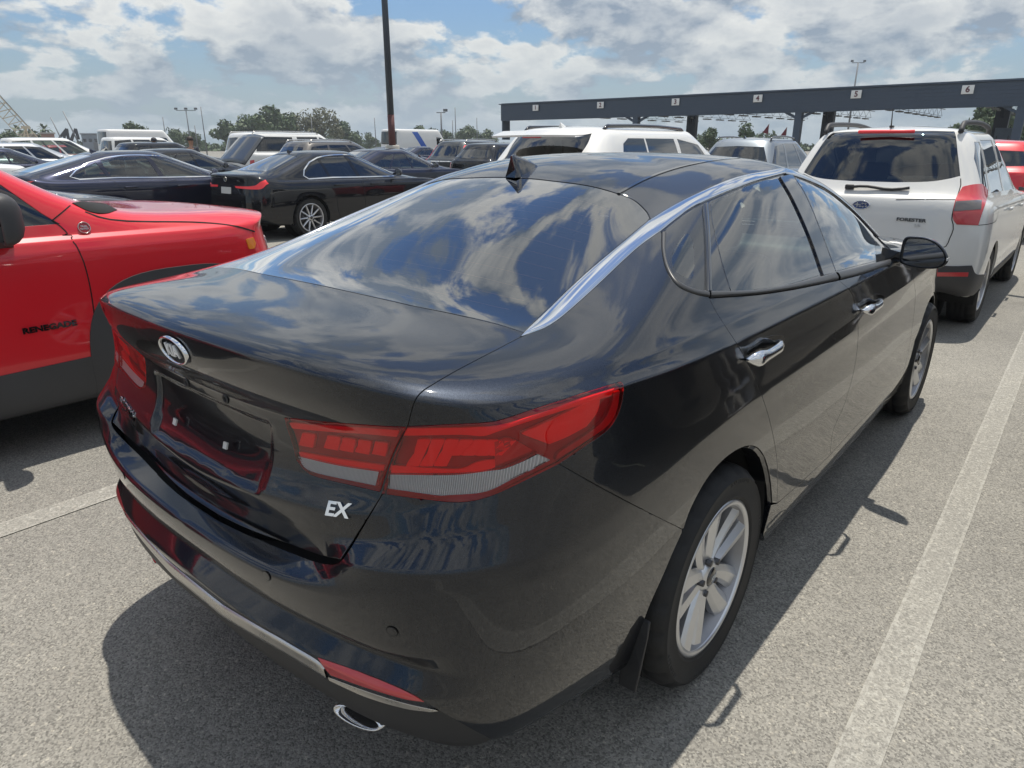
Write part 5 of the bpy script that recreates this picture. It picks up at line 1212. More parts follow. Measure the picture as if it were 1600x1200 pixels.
# ------------------------------------------------------------------ black saloon ahead of the red SUV
BMW=dict(kind='sedan',xr=-1.05,xf=3.66,W=.91,H=1.44,belt=(.97,.93),zdeck=1.06,rglass=(-.62,.16),wshield=(2.35,1.45),zhood=.82,zcowl=1.0,wroof=.57,wbelt=.80,wb=2.85,wheel=(.335,.225,.235),cr=.36,cf=.5)
def saloon(k,wins,chrome=M['chrome'],cl=True):
    c=k.c
    for w in wins: k.hole('side_window',k.dense(smooth(w,3,True) if len(w)>6 else w,k.sd),M[c.get('sg','glassd')])
B_=Car('saloon_car',"black saloon with slim red tail lights parked nose-out beyond the red SUV's hood",5.40,9.85,BMW,M['black'])
bw=[[(.02,1.02),(.10,1.13),(.32,1.26),(.42,1.29),(.50,1.00),(.12,.985)],[(.47,1.29),(.62,1.325),(1.02,1.34),(1.12,.985),(.55,1.0)],[(1.09,1.34),(1.35,1.31),(1.75,1.15),(1.98,1.0),(1.95,.975),(1.19,.985)]]
B_.glasshouse(bw,[(-.56,0),(-.55,.50),(.12,.44),(.14,0)],[(2.28,0),(2.2,.42),(2.05,.60),(1.52,.48),(1.50,0)],('glassd','glassd','glass'))
B_.body(); B_.wheels(M['alloy'],'multi',True); B_.cabin()
sur=smooth([(2.0,.965),(1.2,.972),(.5,.985),(.10,.972),(-.005,1.02),(.07,1.14),(.30,1.28),(.62,1.345),(1.05,1.36),(1.36,1.33),(1.76,1.17),(2.0,1.02)],5)
B_.line('chrome_window_frame',[B_.sd(sur)],.022,M['chrome'],.003)
B_.line('door_gap',[B_.sd(smooth([(.36,.96),(.52,.75),(.55,.45),(.60,.30)],5)),B_.sd(smooth([(1.14,.97),(1.16,.6),(1.14,.28)],5))],.007)
B_.line('trunk_gap',[B_.rr(smooth([(.62,1.02),(.60,.95),(.58,.80),(.50,.74),(.05,.73)],5))],.006)
B_.over('tail_light',np.concatenate([B_.rr(smooth([(.28,.885),(.55,.885),(.72,.90),(.79,.96),(.83,.99)],4)),B_.rr(smooth([(.85,.93),(.80,.85),(.62,.845),(.30,.855)],4))]),M['lamp_red'],.006,(-1,1),.1)
B_.over('rear_reflector',B_.dense([(.48,.42),(.74,.43),(.74,.455),(.50,.445)],B_.rr),M['lamp_mid'],.006)
B_.over('licence_plate',B_.dense([(0,.76),(.16,.76),(.16,.86),(0,.86)],B_.rr)if False else B_.rr([(0,.755),(.08,.755),(.155,.755),(.155,.86),(.08,.86),(0,.86)]),M['plate'],.008,(0,))
rear_text(B_,'trim_badge','330i',-.38,.965,.04,M['satin']); rear_text(B_,'plate_letters','W84 KSD',.0,.81,.055,M['dash'],xs=.8) if False else None
q=B_.S.rear([(.004,.985)])[0]; P=B_.S.ev(*q); P[1]=0; emblem(B_.root,P+np.array([-.002,0,0]),(0,-1,0),(.1,0,1),(-1,0,0),.04,.04,'',.02,M['gloss'],M['satin'])
B_.handles([(.62,.86),(1.42,.85)],M['black']); B_.mirrors(1.90,1.04); B_.antenna(.22)
# ------------------------------------------------------------------ navy fastback saloon further left
SON=dict(kind='sedan',xr=-1.05,xf=3.78,W=.93,H=1.445,belt=(.99,.95),zdeck=1.07,rglass=(-.78,.28),wshield=(2.45,1.50),zhood=.82,zcowl=1.02,wroof=.57,wbelt=.81,wb=2.84,wheel=(.335,.22,.225),cr=.36,cf=.5,sg='glass')
S_=Car('saloon_car',"dark navy fastback saloon with a thin chrome window arc, side-on behind the red SUV",2.75,11.95,SON,M['navy'])
sw=[[(-.22,1.04),(-.05,1.15),(.22,1.26),(.30,1.03),(-.12,1.02)],[(.35,1.03),(.30,1.29),(.62,1.335),(1.04,1.34),(1.14,1.01)],[(1.12,1.34),(1.42,1.30),(1.85,1.13),(2.05,1.0),(1.22,1.005)]]
S_.glasshouse(sw,[(-.72,0),(-.70,.50),(.24,.43),(.26,0)],[(2.38,0),(2.3,.42),(2.1,.60),(1.56,.48),(1.54,0)],('glass','glassr','glass'))
S_.body(); S_.wheels(M['alloy'],'five',True); S_.cabin()
S_.line('chrome_window_frame',[S_.sd(smooth([(2.10,.985),(1.2,.995),(.4,1.015),(-.12,1.005),(-.26,1.04),(-.08,1.17),(.20,1.285),(.62,1.355),(1.06,1.36),(1.45,1.32),(1.88,1.15),(2.10,1.02)],5))],.020,M['chrome'],.003)
S_.line('door_gap',[S_.sd(smooth([(.32,1.0),(.46,.75),(.50,.45),(.58,.3)],5)),S_.sd(smooth([(1.18,.99),(1.2,.6),(1.17,.28)],5))],.007)
S_.over('tail_light',S_.dense([(.25,.93),(.80,.95),(.84,1.0),(.25,.97)],S_.rr),M['lamp_mid'],.005); S_.handles([(.58,.86),(1.46,.85)],M['navy']); S_.mirrors(2.0,1.06); S_.antenna(.38)
# ------------------------------------------------------------------ remaining cars, mostly roofs
SED=lambda **k:dict(dict(kind='sedan',xr=-1.05,xf=3.75,W=.92,H=1.45,belt=(.98,.94),zdeck=1.06,rglass=(-.66,.20),wshield=(2.42,1.50),zhood=.84,zcowl=1.02,wroof=.57,wbelt=.81,wb=2.83,wheel=(.335,.22,.225),cr=.36,cf=.5),**k)
SUV=lambda **k:dict(dict(kind='suv',xr=-.95,xf=3.65,W=.92,H=1.68,belt=(1.08,1.02),zdeck=1.12,rglass=(-.82,-.48),wshield=(2.48,1.45),zhood=1.0,zcowl=1.10,wroof=.63,wbelt=.82,wb=2.70,wheel=(.355,.235,.235),cr=.34,cf=.45),**k)
GR='cars parked in rows on the lot'
plain_car('saloon_car',"charcoal saloon whose long bare hood shows just above the red SUV's hood",-1.25,8.75,SED(H=1.46),M['dgrey'],'glass',group=GR)
oh=plain_car('saloon_car',"black saloon with its hood propped wide open, behind the navy fastback",5.9,17.0,SED(H=1.455),M['black'],'glass',group=GR)
plain_car('saloon_car',"dark blue-grey saloon just beyond the black saloon with slim tail lights",9.5,13.0,SED(H=1.45),M['navy'],'glass',group=GR)
b=MB(); n=8; V=[]; L_=1.18
for i in range(n+1):
    for j in range(n+1):
        u=i/n; v=j/n*2-1; V.append((2.50+L_*u*math.cos(.78)-.10*u*u,v*(.74-.10*u),1.02+L_*u*math.sin(.78)+.06*(1-v*v)-.10*u*u*1.2))
F=[(i*(n+1)+j,i*(n+1)+j+1,(i+1)*(n+1)+j+1,(i+1)*(n+1)+j) for i in range(n) for j in range(n)]
b.add(V,F,True); hd_=b.build('open_hood',M['dgrey'],oh.root); hd_.modifiers.new('t','SOLIDIFY').thickness=.035
plain_car('suv_car',"bronze grey crossover with bright roof rails behind the dark blue-grey saloon",10.3,16.1,SUV(H=1.66),M['gun'],'glassd',group=GR,rails=M['satin'])
CR=plain_car('suv_car',"dark grey crossover with tall red tail lights running up beside its rear glass",14.6,14.3,SUV(H=1.68,zlamp=1.0),M['dgrey'],'glassd',group=GR,lamp=False,rails=M['satin'])
CR.over('tail_light',np.concatenate([CR.rr(smooth([(.62,.86),(.80,.86),(.86,.95),(.80,1.12),(.70,1.32),(.64,1.52)],5)),CR.rr(smooth([(.585,1.52),(.64,1.30),(.70,1.12),(.74,.98),(.62,.94)],5))]),M['lamp_red'],.006,(-1,1),.15)
CR.line('tailgate_bar',[CR.rr([(0.01,1.06),(.3,1.06),(.58,1.06)])],.03,M['chrome'],.006)
plain_car('suv_car',"small dark crossover half hidden behind the white three-row SUV",13.6,12.2,SUV(H=1.60),M['black'],'glassd',group=GR)
TU=plain_car('suv_car',"blue-grey crossover with black roof rails between the two white SUVs",12.95,4.40,SUV(H=1.68,rglass=(-.80,-.40)),M['grey'],'glassd',group=GR,rails=M['gloss']); TU.antenna(-.22,M['gloss'])
plain_car('suv_car',"red crossover beyond the pearl white SUV's mirror",13.2,.15,SUV(H=1.62),M['red'],'glassd',group=GR)
plain_car('suv_car',"white crossover with swept rear glass beyond the navy fastback",1.2,21.5,SUV(H=1.60,rglass=(-.80,-.15)),M['white'],'glassd',group=GR)
plain_car('suv_car',"dark blue crossover with silver window line behind the white crossover",-.2,26.5,SUV(H=1.66),M['navy'],'glassd',group=GR,rails=M['satin'])
plain_car('hatchback_car',"small red hatchback with only its roof showing",12.6,44.0,SUV(H=1.56),M['red'],'glassd',group=GR)
ESC=SUV(xr=-1.15,xf=4.3,W=1.02,H=1.94,belt=(1.28,1.24),zdeck=1.28,rglass=(-1.06,-.92),wshield=(2.95,2.05),zhood=1.22,zcowl=1.30,wroof=.78,wbelt=.93,wb=3.30,wheel=(.40,.27,.27))
E_=plain_car('full_size_suv',"tall white full-size SUV with black windows behind the open-hooded saloon",11.6,20.6,ESC,M['white'],'glassd',group=GR,rails=M['satin'],wins=[[(-.80,1.33),(.62,1.32),(.62,1.78),(-.66,1.79)],[(.80,1.32),(1.62,1.31),(1.60,1.79),(.80,1.79)],[(1.70,1.31),(2.45,1.29),(2.0,1.70),(1.68,1.79)]])
MPV=SUV(xr=-1.0,xf=3.9,W=.97,H=1.86,belt=(1.12,1.08),zdeck=1.12,rglass=(-.94,-.80),wshield=(2.95,1.75),zhood=1.08,zcowl=1.18,wroof=.72,wbelt=.88,wb=3.0)
plain_car('minivan_car',"white minivan with green-tinted windshield beside the person in the red shirt",9.2,36.5,MPV,M['white'],'glass',cat='minivan',group=GR)
plain_car('minivan_car',"white minivan beyond the person in the dark shirt",12.6,34.3,dict(MPV,H=1.90),M['white'],'glassd',cat='minivan',group=GR)
VAN=SUV(xr=-1.2,xf=4.6,W=1.03,H=2.55,belt=(1.35,1.30),zdeck=1.5,rglass=(-1.16,-1.10),wshield=(3.75,2.95),zhood=1.25,zcowl=1.42,wroof=.88,wbelt=.98,wb=3.7,wheel=(.36,.24,.22))
v_=plain_car('cargo_van',"white high-roof cargo van with a blue diagonal stripe behind the light pole",30.5,35.2,VAN,M['white'],'glassd',cat='van',group=GR,wins=[[(2.35,1.45),(3.1,1.42),(2.8,2.0),(2.35,2.05)]])
v_.over('blue_stripe',v_.dense([(1.0,1.30),(1.5,1.30),(.7,2.35),(.2,2.35)],v_.sd),principled('blue_vinyl',(.03,.10,.42),.35,coat=.5),.004)
v2=plain_car('cargo_van',"plain white delivery van with dark rear doors far behind the minivans",18.8,50.5,VAN,M['white'],'glassd',cat='van',group=GR,wins=[[(2.35,1.45),(3.1,1.42),(2.8,2.0),(2.35,2.05)]])

plain_car('saloon_car',"black saloon in the bay right of the dark sedan, mirrored in its doors",2.0,-2.74,SED(H=1.45),M['black'],'glass',group=GR,mrim=M['alloy'],style='five')
plain_car('suv_car',"dark grey SUV right of the pearl white SUV, mirrored in the dark sedan's doors",8.4,-2.9,SUV(H=1.66),M['dgrey'],'glassd',group=GR)

# far rows: three kinds built once and copied
def dup(root,x,y):
    r=root.copy(); col.objects.link(r); r.location=(x,y,0)
    for ch in list(root.children):
        c=ch.copy(); col.objects.link(c); c.parent=r
        for g_ in ch.children:
            d=g_.copy(); col.objects.link(d); d.parent=c
    return r
FG='cars in the far rows'
fa=plain_car('saloon_car','dark saloon parked in the far rows before the trees',19.5,24.5,SED(H=1.46),M['navy'],'glass',group=FG,cabin=False)
fb=plain_car('suv_car','black crossover parked in the far rows before the trees',23.0,21.2,SUV(H=1.64),M['black'],'glassd',group=FG,cabin=False)
fc=plain_car('suv_car','silver crossover parked in the far rows before the trees',6.0,29.0,SUV(H=1.62),M['silver'],'glassd',group=FG,cabin=False)
for x,y in((26.5,30.0),(33.0,27.0),(4.2,25.6),(30.5,23.5)): dup(fa.root,x,y)
for x,y in((28.5,25.2),(21.0,32.0),(36.0,33.0),(1.0,30.5),(9.4,25.2)): dup(fb.root,x,y)
for x,y in((25.0,36.0),(33.5,38.0),(39.0,29.5)): dup(fc.root,x,y)

# ------------------------------------------------------------------ ground and markings
def asphalt(name,base=(.232,.227,.210)):
    m,nt,out=newmat(name); L=nt.links.new; tc=N_(nt,'TexCoord'); b=N_(nt,'BsdfPrincipled',Roughness=.82); b.inputs['Specular IOR Level'].default_value=.35
    def noise(sc_,det,r=.6):
        n=N_(nt,'TexNoise',Scale=sc_,Detail=det,Roughness=r); L(tc.outputs['Object'],n.inputs['Vector']); return n
    v=N_(nt,'TexVoronoi',Scale=190.); L(tc.outputs['Object'],v.inputs['Vector'])             # aggregate stones
    v2=N_(nt,'TexVoronoi',Scale=120.); L(tc.outputs['Object'],v2.inputs['Vector'])
    big=noise(.35,5.); mid=noise(3.,6.,.7)
    bw=N_(nt,'RGBToBW'); L(v.outputs['Color'],bw.inputs[0]); bw2=N_(nt,'RGBToBW'); L(v2.outputs['Color'],bw2.inputs[0])
    r1=N_(nt,'ValToRGB'); L(bw.outputs[0],r1.inputs[0]); e=r1.color_ramp; e.elements[0].position=.12; e.elements[0].color=(.50,.495,.49,1); e.elements[1].position=.85; e.elements[1].color=(1.24,1.23,1.20,1)
    k=e.elements.new(.5); k.color=(.95,.94,.92,1)
    r2=N_(nt,'ValToRGB'); L(bw2.outputs[0],r2.inputs[0]); e=r2.color_ramp; e.elements[0].position=.80; e.elements[0].color=(1,1,1,1); e.elements[1].position=.93; e.elements[1].color=(1.45,1.42,1.36,1)
    r3=N_(nt,'ValToRGB'); L(big.outputs['Fac'],r3.inputs[0]); e=r3.color_ramp; e.elements[0].position=.3; e.elements[0].color=(.80,.80,.81,1); e.elements[1].position=.7; e.elements[1].color=(1.12,1.11,1.09,1)
    r4=N_(nt,'ValToRGB'); L(mid.outputs['Fac'],r4.inputs[0]); e=r4.color_ramp; e.elements[0].position=.3; e.elements[0].color=(.90,.90,.90,1); e.elements[1].position=.72; e.elements[1].color=(1.07,1.07,1.06,1)
    c=N_(nt,'RGB'); c.outputs[0].default_value=(*base,1); cur=c.outputs[0]
    for r in(r1,r2,r3,r4):
        mx=N_(nt,'MixRGB',blend_type='MULTIPLY'); mx.inputs[0].default_value=1; L(cur,mx.inputs[1]); L(r.outputs[0],mx.inputs[2]); cur=mx.outputs[0]
    # oil drips and faint tyre grime
    st=noise(1.1,3.,.5); r5=N_(nt,'ValToRGB'); L(st.outputs['Fac'],r5.inputs[0]); e=r5.color_ramp; e.elements[0].position=.24; e.elements[0].color=(.62,.61,.60,1); e.elements[1].position=.34; e.elements[1].color=(1,1,1,1)
    mx=N_(nt,'MixRGB',blend_type='MULTIPLY'); mx.inputs[0].default_value=1; L(cur,mx.inputs[1]); L(r5.outputs[0],mx.inputs[2]); cur=mx.outputs[0]
    # hairline cracks, only here and there
    cv=N_(nt,'TexVoronoi',feature='DISTANCE_TO_EDGE',Scale=.55); wv=N_(nt,'VectorMath',operation='ADD'); L(tc.outputs['Object'],wv.inputs[0]); wn=noise(2.2,4.); L(wn.outputs['Color'],wv.inputs[1]); L(wv.outputs[0],cv.inputs['Vector'])
    cm=N_(nt,'MapRange'); cm.inputs['From Min'].default_value=.0; cm.inputs['From Max'].default_value=.0035; cm.inputs['To Min'].default_value=.75; cm.inputs['To Max'].default_value=1.; L(cv.outputs['Distance'],cm.inputs[0])
    gate=N_(nt,'MapRange'); gate.inputs['From Min'].default_value=.52; gate.inputs['From Max'].default_value=.60; L(noise(.5,2.).outputs['Fac'],gate.inputs[0])
    cmx=N_(nt,'MixRGB'); L(gate.outputs[0],cmx.inputs[0]); cmx.inputs[1].default_value=(1,1,1,1); L(cm.outputs[0],cmx.inputs[2])
    mx=N_(nt,'MixRGB',blend_type='MULTIPLY'); mx.inputs[0].default_value=1; L(cur,mx.inputs[1]); L(cmx.outputs[0],mx.inputs[2]); cur=mx.outputs[0]
    L(cur,b.inputs['Base Color'])
    bp=N_(nt,'Bump',Strength=.5,Distance=.003); L(v.outputs['Distance'],bp.inputs['Height']); bp.invert=True
    bp2=N_(nt,'Bump',Strength=.3,Distance=.003); L(noise(320.,3.).outputs['Fac'],bp2.inputs['Height']); L(bp.outputs[0],bp2.inputs['Normal']); L(bp2.outputs[0],b.inputs['Normal'])
    L(b.outputs[0],out.inputs[0]); return m
M['asphalt']=asphalt('asphalt')
def worn_paint(name,cover,colr=(.50,.49,.44)):
    """old road paint: patchy cover over the asphalt"""
    m=M['asphalt'].copy(); m.name=name; nt=m.node_tree; L=nt.links.new; b=[n for n in nt.nodes if n.type=='BSDF_PRINCIPLED'][0]; src=b.inputs['Base Color'].links[0].from_socket
    tc=[n for n in nt.nodes if n.type=='TEX_COORD'][0]; n=N_(nt,'TexNoise',Scale=42.,Detail=6.,Roughness=.75); L(tc.outputs['Object'],n.inputs['Vector'])
    r=N_(nt,'MapRange'); r.inputs['From Min'].default_value=.62-cover*.35; r.inputs['From Max'].default_value=.70-cover*.25; r.inputs['To Min'].default_value=.10+.25*cover; r.inputs['To Max'].default_value=.55+.4*cover; L(n.outputs['Fac'],r.inputs[0])
    mx=N_(nt,'MixRGB'); L(r.outputs[0],mx.inputs[0]); L(src,mx.inputs[1]); mx.inputs[2].default_value=(*colr,1); L(mx.outputs[0],b.inputs['Base Color']); return m
M['line_mid']=worn_paint('worn_line_paint',.22); M['line_edge']=worn_paint('line_edge_paint',.55,(.40,.39,.35))
def slab():
    b=MB(); xs=[-1500,-60,-12,14,60,200,1500]; V=[(x,y,0) for x in xs for y in xs]; n=len(xs)
    b.add(V,[(i*n+j,(i+1)*n+j,(i+1)*n+j+1,i*n+j+1) for i in range(n-1) for j in range(n-1)]); o=b.build('parking_lot_ground',M['asphalt']); return tag(o,'grey asphalt of the parking lot','ground',kind='structure')
slab()
def bay_line(y0,x0,x1,slope=.0125,w=.108,edge=.011,wob=.004,grp='worn stall lines on the asphalt',label=None):
    rngl=np.random.default_rng(int(abs(y0)*100)); n=int((x1-x0)/.12); xs=np.linspace(x0,x1,n)
    j=lambda:np.convolve(rngl.normal(0,wob,n+8),np.ones(9)/9,'valid')[:n]
    a=y0+slope*xs+w/2+j(); d=y0+slope*xs-w/2+j(); e1=np.abs(edge+rngl.normal(0,.003,n)); e2=np.abs(edge+rngl.normal(0,.003,n))
    b=MB(); P=lambda yy:[(x,y,.004) for x,y in zip(xs,yy)]
    b.mi=0; b.ribbon(P(a-e1),P(d+e2),False); b.mi=1; b.ribbon(P(a),P(a-e1),False); b.ribbon(P(d+e2),P(d),False)
    return tag(b.build('stall_line',[M['line_mid'],M['line_edge']]),kind='structure')
bay_line(-1.345,-3.5,26); bay_line(1.725,-3.5,26,w=.13,edge=.010); bay_line(4.85,-3.5,26); bay_line(7.9,-3.5,26); bay_line(11.0,4.2,26); bay_line(-4.4,-3.5,26); bay_line(-7.4,-3.5,26)
b=MB(); b.add([(5.3,10.15,.004),(5.95,10.95,.004),(6.15,10.75,.004),(5.55,10.02,.004)],[(0,1,2,3)]); tag(b.build('painted_arrow_patch',M['line_edge']),kind='structure')
# pebbles and litter specks on the near asphalt
pb=MB(); rp=np.random.default_rng(3)
for k in range(260):
    x=rp.uniform(-1.6,4.2); y=rp.uniform(-3.2,-.98) if k%3 else rp.uniform(1.0,2.2); s=rp.uniform(.002,.006); a=rp.uniform(0,6.28)
    V=[(x+s*math.cos(a+t)*rp.uniform(.7,1.3),y+s*math.sin(a+t)*rp.uniform(.7,1.3),.001) for t in(0,2.1,4.2)]+[(x,y,s*.8)]
    pb.add(V,[(0,1,3),(1,2,3),(2,0,3)])
tag(pb.build('grit',principled('pale_grit',(.42,.40,.36),.8)),'loose pale grit scattered over the asphalt','grit',kind='stuff')
# ------------------------------------------------------------------ auction canopy in the distance
M['steel']=principled('dark_blue_steel',(.048,.070,.105),.45,.2,var=.12,vscale=.6)
M['steel2']=principled('roof_sheet',(.10,.12,.15),.5,.3)
M['tube']=principled('light_tube',(.70,.71,.70),.5)
CX=49.0; y0_,y1_=-26.,42.4
can=empty('canopy_shed',(CX,10,0),0,'long dark blue steel canopy with numbered lanes behind the parked cars','canopy')
def cb(name,mat,f,parent=None):
    b=MB(); f(b); o=b.build(name,mat,parent or can); o.location=(-CX,-10,0) if parent is None else (0,0,0); return o
fas=cb('fascia',M['steel'],lambda b:(b.box((CX,(y0_+y1_)/2,4.30),(.16,y1_-y0_,1.36)),b.box((CX-.06,(y0_+y1_)/2,5.02),(.34,y1_-y0_+.3,.07))))
nrib=int((y1_-y0_)/.75)
cb('fascia_rib',M['steel'],lambda b:[b.box((CX-.10,(y0_+y1_)/2,3.72+.20*k),(.03,y1_-y0_,.035)) for k in range(7)])
cb('roof_sheet',M['steel2'],lambda b:b.box((CX+16,(y0_+y1_)/2,5.06),(32,y1_-y0_,.08)))
cb('end_wall_panel',M['steel'],lambda b:b.box((CX+.5,y1_-.1,3.5),(1.0,.12,3.0)))
for yy in(28.4,15.75,3.3,-9.5,-22.):
    cb('front_post',M['steel'],lambda b:(b.box((CX+.2,yy,2.5),(.45,.45,5.0)),b.bar((CX+.2,yy,3.2),(CX+.2,yy-1.4,3.9),.16),b.bar((CX+.2,yy,3.2),(CX+.2,yy+1.4,3.9),.16)))
    cb('rear_post',M['steel'],lambda b:(b.box((CX+15,yy+2.5,2.5),(.6,.9,5.0)),b.bar((CX+15,yy+2.5,3.3),(CX+13.4,yy+2.5,4.9),.2)))
for k in range(11):
    yy=37-6.2*k
    if yy<y0_+1: break
    cb('truss',M['steel'],lambda b:[b.bar((CX+2,yy,4.75),(CX+30,yy,4.75),.05)]+[b.bar((CX+2+2*i,yy,4.75),(CX+3+2*i,yy,4.15),.022) for i in range(14)]+[b.bar((CX+3+2*i,yy,4.15),(CX+4+2*i,yy,4.75),.022) for i in range(13)]+[b.bar((CX+2,yy,4.15),(CX+29,yy,4.15),.03)])
    for i in range(9):
        cb('light_fixture',M['tube'],lambda b:(b.box((CX+3+3*i,yy,3.98),(1.3,.34,.10)),b.bar((CX+3+3*i,yy,4.03),(CX+3+3*i,yy,4.2),.03)))
for k,yy in enumerate((38.3,31.6,24.9,18.6,12.2,6.1)):
    s_=cb('lane_sign',M['white_plastic'],lambda b:b.box((CX-.20,yy,4.60),(.05,.62,.48),bev=.01))
    t_=text_mesh('lane_number',str(k+1),.46,principled('sign_red%d'%k,(.10,.015,.03),.5),can,(-.235,yy-10,4.60),(0,-1,0),(0,0,1),.004,bold=.012)
# ------------------------------------------------------------------ poles
M['galv']=principled('galvanised_pole',(.16,.17,.18),.5,.5,var=.15,vscale=1.)
M['rust']=principled('rust_red_primer',(.10,.035,.035),.7,var=.3,vscale=6)
M['conc']=principled('concrete',(.42,.40,.36),.85,var=.15,vscale=4)
def at_r(px,py,Rr):
    v=pxray(px,py); s=Rr/np.hypot(v[0],v[1]); return CAM+v*s
p=at_r(613,225,26.5)
lp=empty('light_pole',(p[0],p[1],0),0,'tall dark steel light pole with rust-red foot on a concrete plinth','light pole')
b=MB(); b.tube([(0,0,2.5),(0,0,8.6)],[.118,.098],14); b.build('pole_shaft',M['pole'],lp)
b=MB(); b.tube([(0,0,1.5),(0,0,2.55)],[.122,.120],14); b.build('pole_foot',M['rust'],lp)
b=MB(); b.lathe([(.001,1.52),(.23,1.52),(.25,1.48),(.25,0.0)],20,'z'); b.build('plinth',M['conc'],lp)
b=MB(); b.box((0,0,8.66),(.3,.3,.16),bev=.02); b.build('lamp_head',M['galv'],lp)
def mast(name,px,ytop,Rr,label,rad=.05,heads=0,group='thin masts on the skyline',lean=0.):
    q=at_r(px,ytop,Rr); o=empty(name,(q[0],q[1],0),0,label,'pole',group); b=MB(); b.tube([(0,0,0),(lean,-lean,q[2])],[rad,rad*.6],7); b.build('pole_shaft',M['galv'],o)
    if heads:
        b=MB(); dx,dy=V_R[0],V_R[1]; w=.9*heads/2; b.bar((-dx*w,-dy*w,q[2]),(dx*w,dy*w,q[2]),.08)
        for k in range(heads):
            f=(k/(heads-1)*2-1) if heads>1 else 1
            b.box((dx*w*f,dy*w*f,q[2]+.22),(.32,.32,.26))
        b.build('lamp_head',M['galv'],o)
    return o
mast('floodlight_mast',290.5,172.5,110,'floodlight mast with three lamp heads above the white minivans',.10,3); mast('floodlight_mast',1341,98,120,"floodlight mast with twin heads rising behind the canopy's roof edge",.16,2)
mast('floodlight_mast',689,176,75,'single-armed lamp post left of the white three-row SUV',.12,1)
for px_,yt,lab in((254,183,'bare thin mast between the round tree and the floodlight mast'),(313.5,167,'tallest bare mast right of the three-headed floodlight mast'),(486,183,'bare thin mast beside the sparse brownish tree'),(585,184,'bare thin mast left of the big light pole'),(711,168,'tall bare mast right of the single-armed lamp post'),(745,184,"bare thin mast nearest the canopy's end"),(707,188,'short grey post beside the tall bare mast'),(304,196,'short bare mast in front of the small shrubby trees'),(1250,207,'slim mast seen under the canopy')): mast('thin_mast',px_,yt,90,lab,.07)
mast('leaning_mast',120,174,110,'long leaning mast by the dark derricks',.10,0,lean=-1.2); mast('leaning_mast',97,183,110,'shorter leaning mast by the dark derricks',.09,0,lean=-1.0)
# pennants under the canopy
for px_,yt,lab in((1202,193,'dark red pennant on a thin staff, left of its twin'),(1230,198,'smaller dark red pennant on a thin staff, right of its twin')):
    q=at_r(px_,yt,42); o=empty('pennant_flag',(q[0],q[1],0),0,lab,'flag','pennants before the canopy'); b=MB(); b.tube([(0,0,0),(0,0,q[2])],.012,6); b.build('staff',M['galv'],o); d_=Vector(V_R)
    b=MB(); b.add([(0,0,q[2]),Vector((0,0,q[2]-.45))-d_*.30,(0,.01,q[2]-.55)],[(0,1,2)]); f_=b.build('cloth',principled('pennant_cloth',(.12,.02,.03),.8),o); f_.modifiers.new('t','SOLIDIFY').thickness=.01
# ------------------------------------------------------------------ trees
M['leaf']=principled('tree_leaves',(.050,.085,.028),.6,var=.45,vscale=.35)
M['leaf2']=principled('olive_tree_leaves',(.085,.090,.040),.65,var=.4,vscale=.4)
M['bark']=principled('tree_bark',(.07,.055,.04),.9,var=.3,vscale=2)
def tree_mesh(seed,h,w,n=1500,lobes=9,leaf=.42,trunk=.28,sparse=1.):
    r=np.random.default_rng(seed); V=[];F=[]
    cen=[]
    for i in range(lobes):
        a=r.uniform(0,6.28); rr=r.uniform(.1,.62)*w/2; z=h*r.uniform(.38,.80)*(1-.25*(rr/(w/2))); cen.append((rr*math.cos(a),rr*math.sin(a),z,r.uniform(.26,.44)*min(w,h)*.62))
    cen.append((0,0,h*.78,.22*h)); 
    for k in range(n):
        c=cen[r.integers(len(cen))]; d=r.normal(size=3); d/=np.linalg.norm(d); rad=c[3]*r.uniform(.55,1.04)*(1+.15*math.sin(5*d[0]+seed)*math.cos(4*d[1])); p=np.array(c[:3])+d*rad*np.array([1,1,.82])
        if p[2]<h*.16: continue
        nrm=d+r.normal(size=3)*.6; nrm/=np.linalg.norm(nrm); t=np.cross(nrm,r.normal(size=3)); t/=np.linalg.norm(t); u=np.cross(nrm,t); s=leaf*r.uniform(.5,1.2)
        b=len(V); V+=[p-t*s,p+u*s*.55,p+t*s,p-u*s*.55]; F.append((b,b+1,b+2,b+3))
    return V,F,cen
def tree(name,label,px_,ytop,wpx,Rr,seed,mat='leaf',n=1500,group='trees along the far edge of the lot',leaf=None,lobes=9):
    q=at_r(px_,ytop,Rr); h=q[2]*1.10; w=2*wpx*Rr/1000*1.0; o=empty(name,(q[0],q[1],0),seed*1.7,label,'tree',group)
    V,F,cen=tree_mesh(seed,h,w,n,lobes,leaf or .050*max(h,w*.5)); mesh_obj('crown',V,F,M[mat],o,smooth=False)
    b=MB(); b.tube([(0,0,-.1),(.1,0,h*.25),(0,.1,h*.55)],[.035*h,.026*h,.012*h],8)
    for c in cen[:6]: b.tube([(0,0,h*.30),(c[0]*.5,c[1]*.5,(h*.35+c[2])/2),(c[0],c[1],c[2])],[.016*h,.011*h,.004*h],5)
    b.build('trunk',M['bark'],o)
